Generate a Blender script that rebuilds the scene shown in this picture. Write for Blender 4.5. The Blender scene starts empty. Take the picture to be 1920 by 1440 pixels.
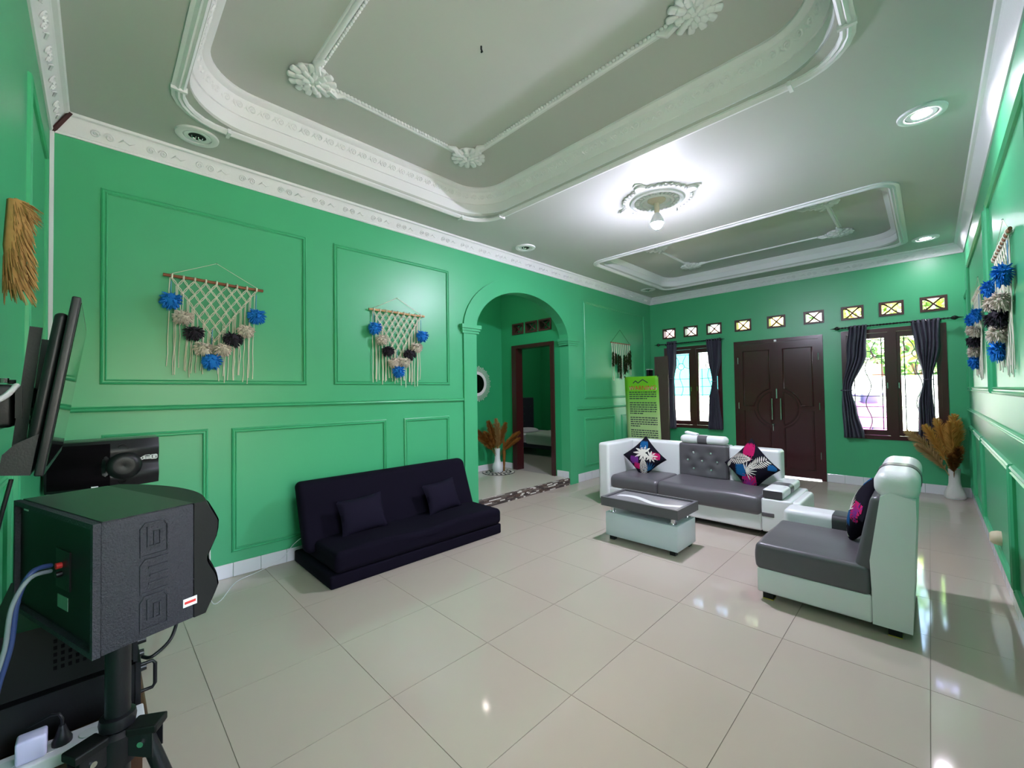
import bpy, bmesh, math, random
from mathutils import Vector, Matrix
random.seed(7)
PI = math.pi
scene = bpy.context.scene
COL = scene.collection

# ------------------------------------------------------------------ camera
CAM = Vector((0.22645, -3.97517, 1.43370))
YAW, PITCH, ROLL, FPX = 0.787127, 0.0216891, -0.0150101, 780.0075
fw = Vector((math.cos(YAW)*math.cos(PITCH), math.sin(YAW)*math.cos(PITCH), math.sin(PITCH)))
rt = Vector((math.sin(YAW), -math.cos(YAW), 0))
up = rt.cross(fw)
rt2 = math.cos(ROLL)*rt + math.sin(ROLL)*up
up2 = -math.sin(ROLL)*rt + math.cos(ROLL)*up
cd = bpy.data.cameras.new('camera'); cam = bpy.data.objects.new('camera', cd); COL.objects.link(cam)
cam.matrix_world = Matrix(((rt2.x, up2.x, -fw.x, CAM.x), (rt2.y, up2.y, -fw.y, CAM.y), (rt2.z, up2.z, -fw.z, CAM.z), (0, 0, 0, 1)))
cd.sensor_fit = 'HORIZONTAL'; cd.sensor_width = 36.0; cd.lens = FPX/1920*36.0
cd.clip_start = 0.02; cd.clip_end = 200
scene.camera = cam

# ------------------------------------------------------------------ world, sun, exposure
w = bpy.data.worlds.new('world'); scene.world = w; w.use_nodes = True
nt = w.node_tree; bg = nt.nodes['Background']
sky = nt.nodes.new('ShaderNodeTexSky'); sky.sky_type = 'NISHITA'; sky.sun_disc = False
sky.sun_elevation = math.radians(58); sky.sun_rotation = math.radians(200); sky.air_density = 1.4; sky.dust_density = 3.0
nt.links.new(sky.outputs[0], bg.inputs[0]); bg.inputs[1].default_value = 1.6
sd = bpy.data.lights.new('sun', 'SUN'); sd.energy = 22.0; sd.angle = math.radians(1.0); sd.color = (1, .96, .9)
so = bpy.data.objects.new('sun', sd); COL.objects.link(so)
so.rotation_euler = Vector((0.42, -0.15, -1.0)).to_track_quat('-Z', 'Y').to_euler()
BULB_E, DOWN_E = 1300.0, 240.0
vs = scene.view_settings
vs.view_transform = 'Standard'; vs.look = 'None'; vs.gamma = 1.0; vs.use_curve_mapping = False
vs.exposure = 1.06

# ------------------------------------------------------------------ materials
def lin(c):
    return tuple(((x/255)/12.92 if x/255 <= .04045 else ((x/255+.055)/1.055)**2.4) for x in c) + (1,)
MATS = {}
def mat(name, rgb, rough=.5, metal=0, spec=.5, var=0.0, vscale=8, bump=0.0, bscale=60, coat=0.0, rgb2=None, emit=0, alpha=None, trans=0, sheen=0, subs=0):
    m = bpy.data.materials.new(name); m.use_nodes = True; t = m.node_tree; p = t.nodes['Principled BSDF']
    p.inputs['Base Color'].default_value = lin(rgb); p.inputs['Roughness'].default_value = rough
    p.inputs['Metallic'].default_value = metal; p.inputs['Specular IOR Level'].default_value = spec
    p.inputs['Coat Weight'].default_value = coat; p.inputs['Coat Roughness'].default_value = .08
    p.inputs['Transmission Weight'].default_value = trans
    p.inputs['Sheen Weight'].default_value = sheen
    tc = t.nodes.new('ShaderNodeTexCoord')
    if var > 0 or rgb2:
        n = t.nodes.new('ShaderNodeTexNoise'); n.inputs['Scale'].default_value = vscale; n.inputs['Detail'].default_value = 4
        t.links.new(tc.outputs['Object'], n.inputs['Vector'])
        mx = t.nodes.new('ShaderNodeMix'); mx.data_type = 'RGBA'
        a = lin(rgb); b = lin(rgb2) if rgb2 else tuple(x*(1-var) for x in a[:3])+(1,)
        mx.inputs['A'].default_value = a; mx.inputs['B'].default_value = b
        t.links.new(n.outputs['Fac'], mx.inputs['Factor']); t.links.new(mx.outputs['Result'], p.inputs['Base Color'])
    if bump > 0:
        n2 = t.nodes.new('ShaderNodeTexNoise'); n2.inputs['Scale'].default_value = bscale; n2.inputs['Detail'].default_value = 3
        t.links.new(tc.outputs['Object'], n2.inputs['Vector'])
        bp = t.nodes.new('ShaderNodeBump'); bp.inputs['Strength'].default_value = bump; bp.inputs['Distance'].default_value = .004
        t.links.new(n2.outputs['Fac'], bp.inputs['Height']); t.links.new(bp.outputs['Normal'], p.inputs['Normal'])
    if emit:
        p.inputs['Emission Color'].default_value = lin(rgb); p.inputs['Emission Strength'].default_value = emit
    MATS[name] = m
    return m
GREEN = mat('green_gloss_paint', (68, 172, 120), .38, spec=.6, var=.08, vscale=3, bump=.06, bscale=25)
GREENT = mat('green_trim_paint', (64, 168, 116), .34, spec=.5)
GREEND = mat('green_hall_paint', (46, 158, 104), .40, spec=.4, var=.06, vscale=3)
CEIL = mat('white_ceiling_paint', (186, 186, 182), .55, spec=.3, var=.04, vscale=2)
PLASTER = mat('white_plaster_moulding', (224, 222, 224), .45, spec=.35, bump=.12, bscale=90)
TILE = mat('cream_polished_tile', (186, 172, 160), .07, spec=.5, var=.05, vscale=2.0)
TILEH = mat('cream_hall_tile', (205, 198, 184), .1, spec=.5, var=.04, vscale=2.0)
GROUT = mat('grey_grout', (132, 124, 112), .8)
SKIRT = mat('white_skirting_tile', (222, 220, 226), .15, spec=.5)
MAHOG = mat('dark_mahogany_varnish', (64, 15, 22), .25, spec=.5, var=.10, vscale=5, coat=.4)
MAHOGF = mat('dark_mahogany_frame', (64, 18, 25), .28, spec=.5, var=.10, vscale=6, coat=.3)
VENTB = mat('dark_brown_vent', (70, 40, 36), .4)
STEEL = mat('brushed_steel', (200, 200, 200), .25, metal=1)
CHROME = mat('polished_chrome', (225, 225, 228), .06, metal=1)
IRON = mat('black_iron', (18, 18, 20), .18, spec=.6)
GRILLE = mat('dark_iron_grille', (16, 15, 18), .6, spec=.2)
WLEATHER = mat('white_leatherette', (222, 222, 222), .34, spec=.5, bump=.10, bscale=160)
GLEATHER = mat('grey_leatherette', (92, 88, 92), .34, spec=.5, bump=.16, bscale=140, var=.1, vscale=12)
DLEATHER = mat('dark_grey_leatherette', (66, 63, 66), .36, spec=.5)
NAVY = mat('dark_navy_suede', (17, 12, 28), .9, spec=.12, var=.3, vscale=5)
NAVYL = mat('dark_violet_suede', (22, 16, 35), .85, spec=.15, var=.2, vscale=6)
CURT = mat('charcoal_curtain', (88, 86, 100), .7, spec=.2, var=.12, vscale=20)
CUSHB = mat('black_cushion_cotton', (22, 18, 30), .85, spec=.1)
PRW = mat('print_cream', (212, 206, 196), .85, spec=.1)
PRP = mat('print_magenta', (176, 26, 88), .85, spec=.1)
PRB = mat('print_blue', (24, 84, 132), .85, spec=.1)
PRV = mat('print_violet', (104, 44, 122), .85, spec=.1)
BLACKP = mat('black_plastic', (18, 17, 21), .42, spec=.4, bump=.1, bscale=200)
BLACKS = mat('charcoal_speaker_coating', (48, 47, 56), .6, spec=.35, bump=.7, bscale=260, var=.2, vscale=30)
BLACKG = mat('black_speaker_top', (34, 34, 38), .3, spec=.5)
BLACKM = mat('black_matte_panel', (14, 14, 14), .5, spec=.3)
GLOSSB = mat('black_gloss_screen', (6, 7, 8), .05, spec=.6)
BLACKGR = mat('black_grille_cloth', (10, 6, 10), .9, spec=.1)
WHITE = mat('white_plastic', (224, 222, 228), .4)
LILAC = mat('white_adapter_plastic', (206, 200, 232), .4)
WLOGO = mat('white_logo_print', (230, 230, 230), .5)
WOODB = mat('brown_table_wood', (96, 62, 44), .45, var=.4, vscale=9)
WOODD = mat('reddish_dowel_wood', (150, 84, 52), .5, var=.25, vscale=12)
WOODL = mat('pale_dowel_wood', (206, 160, 112), .5, var=.2, vscale=12)
BOARD = mat('grey_brown_board', (96, 76, 70), .6, var=.25, vscale=7)
CORD = mat('cream_cotton_cord', (218, 214, 196), .9, spec=.1)
CORDB = mat('pale_blue_cord', (110, 160, 200), .9, spec=.1)
YARNB = mat('blue_yarn', (44, 128, 214), .95, spec=.05, var=.2, vscale=30)
YARNW = mat('cream_yarn', (214, 202, 188), .95, spec=.05, var=.15, vscale=30)
YARNK = mat('charcoal_yarn', (58, 54, 62), .95, spec=.05, var=.3, vscale=30)
YARNO = mat('olive_yarn', (44, 58, 30), .95, spec=.05, var=.3, vscale=30)
STRAW = mat('dried_grass_tan', (184, 148, 96), .85, spec=.1, rgb2=(140, 104, 62), vscale=30)
PAMPAS = mat('pampas_ochre', (226, 180, 96), .85, spec=.1, rgb2=(186, 136, 62), vscale=20)
PAMPASB = mat('pampas_brown', (158, 104, 48), .85, spec=.1, rgb2=(104, 66, 30), vscale=20)
PAMPASP = mat('pampas_pale', (214, 184, 132), .85, spec=.1, rgb2=(176, 144, 96), vscale=20)
DARKLEAF = mat('dried_dark_leaf', (70, 58, 34), .85, spec=.1)
CERAM = mat('white_ceramic', (226, 226, 228), .2, spec=.5)
CERAMT = mat('textured_white_vase', (214, 210, 206), .7, bump=.9, bscale=120)
LIME = mat('lime_banner_vinyl', (132, 200, 50), .4)
LIMEP = mat('pale_lime_banner_vinyl', (190, 214, 150), .4)
INK = mat('dark_print_ink', (52, 62, 66), .7)
REDINK = mat('red_print_ink', (206, 40, 40), .6)
BEDW = mat('lavender_white_linen', (226, 220, 240), .8, spec=.2, bump=.2, bscale=30)
BEDG = mat('pale_green_blanket', (190, 206, 200), .85, spec=.1, bump=.3, bscale=40)
HEADB = mat('dark_plum_headboard', (52, 44, 66), .4)
BRASSY = mat('yellow_plastic_edge', (190, 170, 60), .4)
ORANGE = mat('orange_plastic', (236, 150, 20), .4)
BLUEC = mat('blue_cable', (40, 58, 104), .5)
GREYC = mat('grey_cable', (112, 122, 128), .5)
BEIGE = mat('beige_plastic', (206, 190, 160), .5)
YARD = mat('yard_paving', (226, 214, 196), .8, var=.08, vscale=3)
GRASS = mat('grass_green', (120, 170, 50), .9)
YWALL = mat('white_yard_wall', (240, 238, 236), .7)
TURQ = mat('turquoise_paint', (64, 196, 186), .5)
BRICKM = mat('orange_brick', (188, 110, 80), .8)
LEAFG = mat('leaf_green', (92, 150, 40), .6, rgb2=(170, 196, 50), vscale=4)
LEAFY = mat('leaf_yellow_green', (196, 206, 50), .6)
LEAFD = mat('leaf_dark_green', (60, 112, 44), .6, rgb2=(110, 150, 60), vscale=5)
PINK = mat('pink_scooter_paint', (224, 120, 200), .3)
VIOLET = mat('violet_scooter_plastic', (92, 76, 130), .4)
HOUSEP = mat('peach_house_wall', (238, 222, 210), .8)
ROOFT = mat('pale_roof_tile', (226, 206, 190), .8)

def glass_mat(name, tint=(255, 255, 255), rough=.0):
    m = bpy.data.materials.new(name); m.use_nodes = True; t = m.node_tree
    for n in list(t.nodes): t.nodes.remove(n)
    o = t.nodes.new('ShaderNodeOutputMaterial'); tr = t.nodes.new('ShaderNodeBsdfTransparent'); gl = t.nodes.new('ShaderNodeBsdfGlossy')
    tr.inputs[0].default_value = lin(tint); gl.inputs['Roughness'].default_value = .02
    mx = t.nodes.new('ShaderNodeMixShader'); fr = t.nodes.new('ShaderNodeFresnel'); fr.inputs[0].default_value = 1.35
    t.links.new(fr.outputs[0], mx.inputs[0]); t.links.new(tr.outputs[0], mx.inputs[1]); t.links.new(gl.outputs[0], mx.inputs[2]); t.links.new(mx.outputs[0], o.inputs[0])
    return m
GLASS = glass_mat('window_glass', (250, 252, 252))
GLASSY = glass_mat('yellow_glow_vent_glass', (255, 246, 205))  # yellow tint stands in for the outdoor glow seen through the vents
GLASSP = glass_mat('pink_glow_vent_glass', (255, 240, 248))  # pink tint put in for bright outdoor light behind the end vents
def emis(name, rgb, e):
    m = bpy.data.materials.new(name); m.use_nodes = True; t = m.node_tree
    for n in list(t.nodes): t.nodes.remove(n)
    o = t.nodes.new('ShaderNodeOutputMaterial'); em = t.nodes.new('ShaderNodeEmission')
    em.inputs[0].default_value = lin(rgb); em.inputs[1].default_value = e; t.links.new(em.outputs[0], o.inputs[0]); return m
BULBM = emis('lit_bulb', (232, 230, 255), BULB_E)
DOWNM = emis('lit_downlight_lens', (248, 240, 255), DOWN_E)

def wood_wave(name, c1, c2, scale, rough=.35):
    m = bpy.data.materials.new(name); m.use_nodes = True; t = m.node_tree; p = t.nodes['Principled BSDF']
    tc = t.nodes.new('ShaderNodeTexCoord'); wv = t.nodes.new('ShaderNodeTexWave'); wv.bands_direction = 'X'
    wv.inputs['Scale'].default_value = scale; wv.inputs['Distortion'].default_value = 4; wv.inputs['Detail'].default_value = 3
    cr = t.nodes.new('ShaderNodeMix'); cr.data_type = 'RGBA'; cr.inputs['A'].default_value = lin(c1); cr.inputs['B'].default_value = lin(c2)
    t.links.new(tc.outputs['Object'], wv.inputs['Vector']); t.links.new(wv.outputs['Fac'], cr.inputs['Factor']); t.links.new(cr.outputs['Result'], p.inputs['Base Color'])
    p.inputs['Roughness'].default_value = rough; return m
GREYWOOD = wood_wave('grey_grain_tabletop', (112, 108, 112), (142, 138, 140), 14)
GREYFR = mat('grey_table_frame', (92, 88, 92), .4)
WHITEWAVE = mat('white_tabletop_wave', (224, 222, 224), .3)
TABLEW = mat('white_laminate', (206, 214, 218), .3)

# ------------------------------------------------------------------ mesh builder
class MB:
    def __init__(s): s.v = []; s.f = []
    def add(s, vs, fs):
        o = len(s.v); s.v += [tuple(p) for p in vs]; s.f += [tuple(i+o for i in q) for q in fs]; return s
    def box(s, x0, y0, z0, x1, y1, z1):
        x0, x1 = sorted((x0, x1)); y0, y1 = sorted((y0, y1)); z0, z1 = sorted((z0, z1))
        return s.add([(x0,y0,z0),(x1,y0,z0),(x1,y1,z0),(x0,y1,z0),(x0,y0,z1),(x1,y0,z1),(x1,y1,z1),(x0,y1,z1)],
                     [(0,3,2,1),(4,5,6,7),(0,1,5,4),(1,2,6,5),(2,3,7,6),(3,0,4,7)])
    def bar(s, p0, p1, wd, th, upv=(0,0,1)):      # rectangular bar between two points
        p0 = Vector(p0); p1 = Vector(p1); d = (p1-p0).normalized(); u = Vector(upv)
        if abs(d.dot(u)) > .98: u = Vector((1,0,0))
        a = d.cross(u).normalized()*wd/2; b = d.cross(a).normalized()*th/2
        q = [p0-a-b, p0+a-b, p0+a+b, p0-a+b, p1-a-b, p1+a-b, p1+a+b, p1-a+b]
        return s.add(q, [(0,3,2,1),(4,5,6,7),(0,1,5,4),(1,2,6,5),(2,3,7,6),(3,0,4,7)])
    def tube(s, path, r, n=8, closed=False, caps=True):
        P = [Vector(p) for p in path]; m = len(P); rs = r if isinstance(r, (list, tuple)) else [r]*m
        vs = []; prev = None
        for i in range(m):
            if closed: d = P[(i+1) % m]-P[i-1]
            else: d = P[min(i+1, m-1)]-P[max(i-1, 0)]
            d = d.normalized() if d.length > 1e-9 else Vector((0,0,1))
            if prev is None:
                u = Vector((0,0,1)) if abs(d.z) < .9 else Vector((1,0,0))
                a = d.cross(u).normalized()
            else:
                a = (prev - d*prev.dot(d)); a = a.normalized() if a.length > 1e-6 else d.orthogonal().normalized()
            prev = a; b = d.cross(a)
            for k in range(n):
                t = 2*PI*k/n; vs.append(P[i]+(a*math.cos(t)+b*math.sin(t))*rs[i])
        fs = []
        for i in range(m if closed else m-1):
            j = (i+1) % m
            for k in range(n): fs.append((i*n+k, i*n+(k+1) % n, j*n+(k+1) % n, j*n+k))
        if caps and not closed: fs += [tuple(range(n-1, -1, -1)), tuple((m-1)*n+k for k in range(n))]
        return s.add(vs, fs)
    def cyl(s, p0, p1, r0, r1=None, n=16): return s.tube([p0, p1], [r0, r0 if r1 is None else r1], n)
    def lathe(s, prof, c=(0,0,0), n=24, axis='z'):
        vs = []; 
        for r, z in prof:
            for k in range(n):
                t = 2*PI*k/n; a, b = r*math.cos(t), r*math.sin(t)
                vs.append({'z': (c[0]+a, c[1]+b, c[2]+z), 'y': (c[0]+a, c[1]+z, c[2]+b), 'x': (c[0]+z, c[1]+a, c[2]+b)}[axis])
        fs = []
        for i in range(len(prof)-1):
            for k in range(n): fs.append((i*n+k, i*n+(k+1) % n, (i+1)*n+(k+1) % n, (i+1)*n+k))
        fs += [tuple(range(n-1, -1, -1)), tuple((len(prof)-1)*n+k for k in range(n))]
        return s.add(vs, fs)
    def rbox(s, x0, y0, z0, x1, y1, z1, r=.02, k=3, fn=None, mid=2):
        c = Vector(((x0+x1)/2, (y0+y1)/2, (z0+z1)/2)); h = [abs(x1-x0)/2, abs(y1-y0)/2, abs(z1-z0)/2]
        r = min(r, min(h)*.98)
        def coords(hh):
            e = [hh-r+r*math.tan(PI/4*i/k) for i in range(k+1)]
            md = [(-(hh-r)+2*(hh-r)*i/mid) for i in range(1, mid)]
            return [-x for x in reversed(e)]+md+e
        for ax in range(3):
            b, d = [(1,2),(2,0),(0,1)][ax]
            A, B = coords(h[b]), coords(h[d])
            for sg in (-1, 1):
                vs = []
                for p in A:
                    for q in B:
                        v = [0,0,0]; v[ax] = sg*h[ax]; v[b] = p; v[d] = q; v = Vector(v)
                        cl = Vector([max(-(h[i]-r), min(h[i]-r, v[i])) for i in range(3)])
                        dv = v-cl; v = cl+dv.normalized()*r if dv.length > 1e-9 else v
                        v = v+c
                        if fn: v = Vector(fn(v))
                        vs.append(v)
                nB = len(B); fs = []
                for i in range(len(A)-1):
                    for j in range(nB-1):
                        q = (i*nB+j, (i+1)*nB+j, (i+1)*nB+j+1, i*nB+j+1)
                        fs.append(q if sg > 0 else q[::-1])
                s.add(vs, fs)
        return s
    def grid(s, fn, nu, nv, closeu=False):
        vs = [fn(i/nu, j/nv) for i in range(nu+(0 if closeu else 1)) for j in range(nv+1)]
        fs = []; N = nv+1; M = nu if closeu else nu
        for i in range(M):
            for j in range(nv):
                i2 = (i+1) % nu if closeu else i+1
                fs.append((i*N+j, i2*N+j, i2*N+j+1, i*N+j+1))
        return s.add(vs, fs)
    def sweep(s, path, prof, to3, closed=True):
        # path in 2D, profile (offset along left normal, height); mitred corners
        n = len(path); P = [Vector(p) for p in path]; vs = []
        for i in range(n):
            if closed: d0 = (P[i]-P[i-1]).normalized(); d1 = (P[(i+1) % n]-P[i]).normalized()
            else:
                d1 = (P[min(i+1, n-1)]-P[min(i, n-2)]).normalized(); d0 = (P[max(i, 1)]-P[max(i-1, 0)]).normalized()
            n0 = Vector((-d0.y, d0.x)); n1 = Vector((-d1.y, d1.x)); m = (n0+n1)
            m = m/max(.2, (1+n0.dot(n1)))
            for o, h in prof: q = P[i]+m*o; vs.append(to3(q.x, q.y, h))
        k = len(prof); fs = []
        for i in range(n if closed else n-1):
            j = (i+1) % n
            for a in range(k):
                b = (a+1) % k; fs.append((i*k+a, i*k+b, j*k+b, j*k+a))
        if not closed: fs += [tuple(range(k)), tuple((n-1)*k+a for a in range(k-1, -1, -1))]
        return s.add(vs, fs)
    def prism(s, poly, to3, d0, d1):      # simple polygon extruded (ngon caps)
        n = len(poly); vs = [to3(a, b, d0) for a, b in poly]+[to3(a, b, d1) for a, b in poly]
        fs = [tuple(range(n)), tuple(range(2*n-1, n-1, -1))]+[(i, i+n, (i+1) % n+n, (i+1) % n) for i in range(n)]
        return s.add(vs, fs)
    def mesh(s, name, m, smooth=None, weld=True):
        me = bpy.data.meshes.new(name); me.from_pydata(s.v, [], s.f)
        bm = bmesh.new(); bm.from_mesh(me)
        if weld: bmesh.ops.remove_doubles(bm, verts=bm.verts, dist=1e-5)
        bmesh.ops.recalc_face_normals(bm, faces=bm.faces)
        bm.to_mesh(me); bm.free()
        if m: me.materials.append(m)
        if smooth is not None:
            me.shade_smooth(); me.set_sharp_from_angle(angle=math.radians(smooth))
        return me
    def build(s, name, m, parent=None, smooth=None, weld=True):
        return link(name, s.mesh(name, m, smooth, weld), parent)
def link(name, me, parent=None, loc=None, rot=None, scale=None):
    o = bpy.data.objects.new(name, me); COL.objects.link(o)
    if parent is not None: o.parent = parent
    if loc is not None: o.location = loc
    if rot is not None: o.rotation_euler = rot
    if scale is not None: o.scale = scale
    return o
def tag(o, label=None, cat=None, group=None, kind=None):
    if label: o['label'] = label
    if cat: o['category'] = cat
    if group: o['group'] = group
    if kind: o['kind'] = kind
    return o
def thing(name, label, cat, loc=(0,0,0), rz=0, group=None, kind=None):
    o = link(name, None, None, loc, (0,0,rz)); o.empty_display_size = .1
    return tag(o, label, cat, group, kind)
def struct(o, label=None, cat=None): o['kind'] = 'structure'; tag(o, label, cat); return o
def copy_tree(o, parent=None):
    c = o.copy(); COL.objects.link(c); c.parent = parent
    for ch in list(o.children): copy_tree(ch, c)
    return c
def plate(outer, holes, to3, t0, t1):      # slab with holes
    bm = bmesh.new(); loops = [outer]+holes
    for d in (t0, t1):
        es = []
        for lp in loops:
            vs = [bm.verts.new(to3(a, b, d)) for a, b in lp]
            for i in range(len(vs)): es.append(bm.edges.new((vs[i], vs[(i+1) % len(vs)])))
        bmesh.ops.triangle_fill(bm, use_beauty=True, use_dissolve=False, edges=es)
    bm.verts.ensure_lookup_table(); tot = sum(len(l) for l in loops); o = 0
    for lp in loops:
        n = len(lp)
        for i in range(n):
            j = (i+1) % n
            try: bm.faces.new((bm.verts[o+i], bm.verts[o+j], bm.verts[tot+o+j], bm.verts[tot+o+i]))
            except ValueError: pass
        o += n
    bmesh.ops.recalc_face_normals(bm, faces=bm.faces)
    me = bpy.data.meshes.new('plate'); bm.to_mesh(me); bm.free(); return me
def rect(a0, b0, a1, b1): return [(a0, b0), (a1, b0), (a1, b1), (a0, b1)]
def rrect(a0, b0, a1, b1, r, n=8):
    pts = []
    for cx, cy, t0 in ((a1-r, b0+r, -PI/2), (a1-r, b1-r, 0), (a0+r, b1-r, PI/2), (a0+r, b0+r, PI)):
        for i in range(n+1): t = t0+PI/2*i/n; pts.append((cx+r*math.cos(t), cy+r*math.sin(t)))
    return pts
def txt_mesh(s, size, m, ext=.001):
    cu = bpy.data.curves.new('t', 'FONT'); cu.body = s; cu.size = size; cu.align_x = 'CENTER'; cu.align_y = 'CENTER'; cu.extrude = ext
    o = bpy.data.objects.new('t', cu); COL.objects.link(o)
    dg = bpy.context.evaluated_depsgraph_get(); me = bpy.data.meshes.new_from_object(o.evaluated_get(dg))
    bpy.data.objects.remove(o); me.materials.clear(); me.materials.append(m); return me
XZ = lambda y: (lambda a, b, d: (a, y-d, b))      # long wall, height toward room (-y)
YZ = lambda x: (lambda a, b, d: (x-d, a, b))      # far wall, toward room (-x)

# ------------------------------------------------------------------ room shell
L, W, H, HC = 8.18, 4.335, 3.30, 3.172
FZ = 0.10                                        # raised hall floor
SPR, AXC, AA, AB = 2.22, 4.488, .932, .60
arch = [(AXC-AA, 0), (AXC-AA, SPR)]+[(AXC-AA*math.cos(t), SPR+AB*math.sin(t)) for t in [PI*i/32 for i in range(1, 32)]]+[(AXC+AA, SPR), (AXC+AA, 0)]
wb_outer = [(-.12, 0)]+arch+[(L+.15, 0), (L+.15, H+.5), (-.12, H+.5)]
me = plate(wb_outer, [], lambda a, b, d: (a, d, b), 0, .15); me.materials.append(GREEN)
wall_back = struct(link('wall_back', me), 'long green wall with panel mouldings and an arched opening')
me = MB().box(-.12, -W-.12, 0, 0, .15, H+.5).mesh('wall_left', GREEN)
wall_left = struct(link('wall_left', me), 'green wall at the left behind the television')
WS = (.30, .92, 2.00, 2.25)                      # unseen side window, added for daylight on the long wall
me = plate(rect(-.12, 0, L+.15, H+.5), [rect(*WS)], lambda a, b, d: (a, -W-d, b), 0, .12); me.materials.append(GREEN)
wall_right = struct(link('wall_right', me), 'green panelled wall along the right edge')
DOOR = (-2.826, 0.0, -1.555, 2.27)
WR = (-4.150, .690, -3.050, 2.280); WL = (-1.350, .725, -.285, 2.270)
VY = [-.39, -.81, -1.23, -1.71, -2.21, -2.72, -3.19, -3.62, -4.04]
holes = [rect(*WR), rect(*WL)]+[rect(y-.125, 2.455, y+.125, 2.645) for y in VY]
far_outer = [(-W, 0), (DOOR[0], 0), (DOOR[0], DOOR[3]), (DOOR[2], DOOR[3]), (DOOR[2], 0), (.0, 0), (.0, H+.5), (-W, H+.5)]
me = plate(far_outer, holes, lambda a, b, d: (L+d, a, b), 0, .15); me.materials.append(GREEN)
wall_far = struct(link('wall_far', me), 'green wall with double door, two windows and a row of vents')

# floor with single tiles
floor = struct(MB().box(-.05, -W-.05, -.10, L+.15, .05, -.003).build('floor', GROUT), 'cream polished tile floor')
xs = [0]+[.622+.6*k for k in range(13)]+[L]; ys = [0]+[-.341-.6*k for k in range(7)]+[-W]
cache = {}
for i in range(len(xs)-1):
    for j in range(len(ys)-1):
        wx, wy = xs[i+1]-xs[i]-.003, ys[j]-ys[j+1]-.003
        key = (round(wx, 4), round(wy, 4))
        if key not in cache:
            cache[key] = MB().box(-wx/2, -wy/2, -.012, wx/2, wy/2, 0).mesh('floor_tile', TILE)
        link('floor_tile', cache[key], floor, ((xs[i]+xs[i+1])/2, (ys[j]+ys[j+1])/2, 0))
# skirting tiles
def skirting(name, a0, a1, to3, h, rx, label, step=.2):
    p = struct(link(name, None), label); n = max(1, round((a1-a0)/step)); st = (a1-a0)/n; cc = None
    for i in range(n):
        a = a0+st*(i+.5); pos, r = to3(a)
        if cc is None: cc = MB().rbox(-st/2+.0012, -.011, 0, st/2-.0012, 0, h, .003, 1, mid=1).mesh('skirting_tile', SKIRT)
        link('skirting_tile', cc, p, pos, (0, 0, r))
    return p
skirting('baseboard_back', 0.02, AXC-AA-.2, lambda a: ((a, 0, 0), 0), .11, 0, 'white tiled skirting along the long wall')
skirting('baseboard_arch', AXC+AA+.0, L-.01, lambda a: ((a, 0, 0), 0), .13, 0, 'white tiled skirting right of the arch')
skirting('baseboard_far', .02, 1.54, lambda a: ((L, -a, 0), -PI/2), .125, 0, 'white tiled skirting under the far left window')
skirting('baseboard_entry', 2.83, W-.01, lambda a: ((L, -a, 0), -PI/2), .125, 0, 'white tiled skirting right of the double door')
skirting('baseboard_right', .02, L-.02, lambda a: ((a, -W, 0), PI), .12, 0, 'white tiled skirting along the right wall')
skirting('baseboard_left', .02, W-.02, lambda a: ((0, -a, 0), PI/2), .11, 0, 'white tiled skirting under the television')

# ceiling with two trays
T1 = (.60, -3.69, 3.19, -.58); T2 = (5.34, -3.74, 7.62, -.62)
h1, h2 = rrect(*T1, .40, 10), rrect(*T2, .28, 8)
me = plate(rect(-.12, -W-.12, L+.15, .15), [h1, h2], lambda a, b, d: (a, b, H+d), 0, .02); me.materials.append(CEIL)
ceiling = struct(link('ceiling', me), 'white plaster ceiling with two raised trays')
def tray(h, T, zi, nm):
    P = h; n = len(P)
    me = MB().add([(a, b, H+.0201) for a, b in P]+[(a, b, zi) for a, b in P], [(i, (i+1) % n, (i+1) % n+n, i+n) for i in range(n)]).mesh('tray_side', PLASTER, 40)
    link('tray_side', me, ceiling)
    MB().prism([(a+(.03 if a > (T[0]+T[2])/2 else -.03), b+(.03 if b > (T[1]+T[3])/2 else -.03)) for a, b in P], lambda a, b, d: (a, b, zi+d), 0, .02).build('tray_top', CEIL, ceiling)
to_c = lambda a, b, d: (a, b, d)
tray(h1, T1, 3.55, 1); tray(h2, T2, 3.46, 2)
# cove cornice inside the trays (path ccw, left normal points inside)
MB().sweep(h1, [(0, 3.415), (.012, 3.415), (.018, 3.43), (.045, 3.47), (.06, 3.515), (.085, 3.52), (.10, 3.535), (.10, 3.55), (0, 3.55)], to_c).build('tray_cornice', PLASTER, ceiling, 35)
MB().sweep(h2, [(0, 3.40), (.012, 3.40), (.03, 3.42), (.06, 3.45), (.06, 3.46), (0, 3.46)], to_c).build('tray_cornice', PLASTER, ceiling, 35)
# relief leaves on the tray 1 cornice
def spiral(r, turns, n, tr):
    return MB().tube([((r*(1-.8*i/n))*math.cos(2*PI*turns*i/n), 0, (r*(1-.8*i/n))*math.sin(2*PI*turns*i/n)) for i in range(n+1)], tr, 4)
def peri(path):
    out = [0]
    for i in range(len(path)): out.append(out[-1]+(Vector(path[(i+1) % len(path)])-Vector(path[i])).length)
    return out
def along(path, s):
    pr = peri(path); s = s % pr[-1]
    for i in range(len(path)):
        if pr[i+1] >= s and pr[i+1] > pr[i]+1e-9:
            a = Vector(path[i]); b = Vector(path[(i+1) % len(path)]); return a.lerp(b, (s-pr[i])/(pr[i+1]-pr[i])), (b-a).normalized()
lf = spiral(.023, 1.4, 16, .0062)
lf.tube([(.020, 0, -.022), (.036, .002, -.004), (.044, 0, .022)], [.002, .009, .002], 4)
lf.tube([(.028, 0, .020), (.046, .002, .0), (.062, 0, -.018)], [.002, .006, .002], 4)
lfm = lf.mesh('leaf_relief', PLASTER, 50)
total = peri(h1)[-1]; k = int(total/.092)
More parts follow.
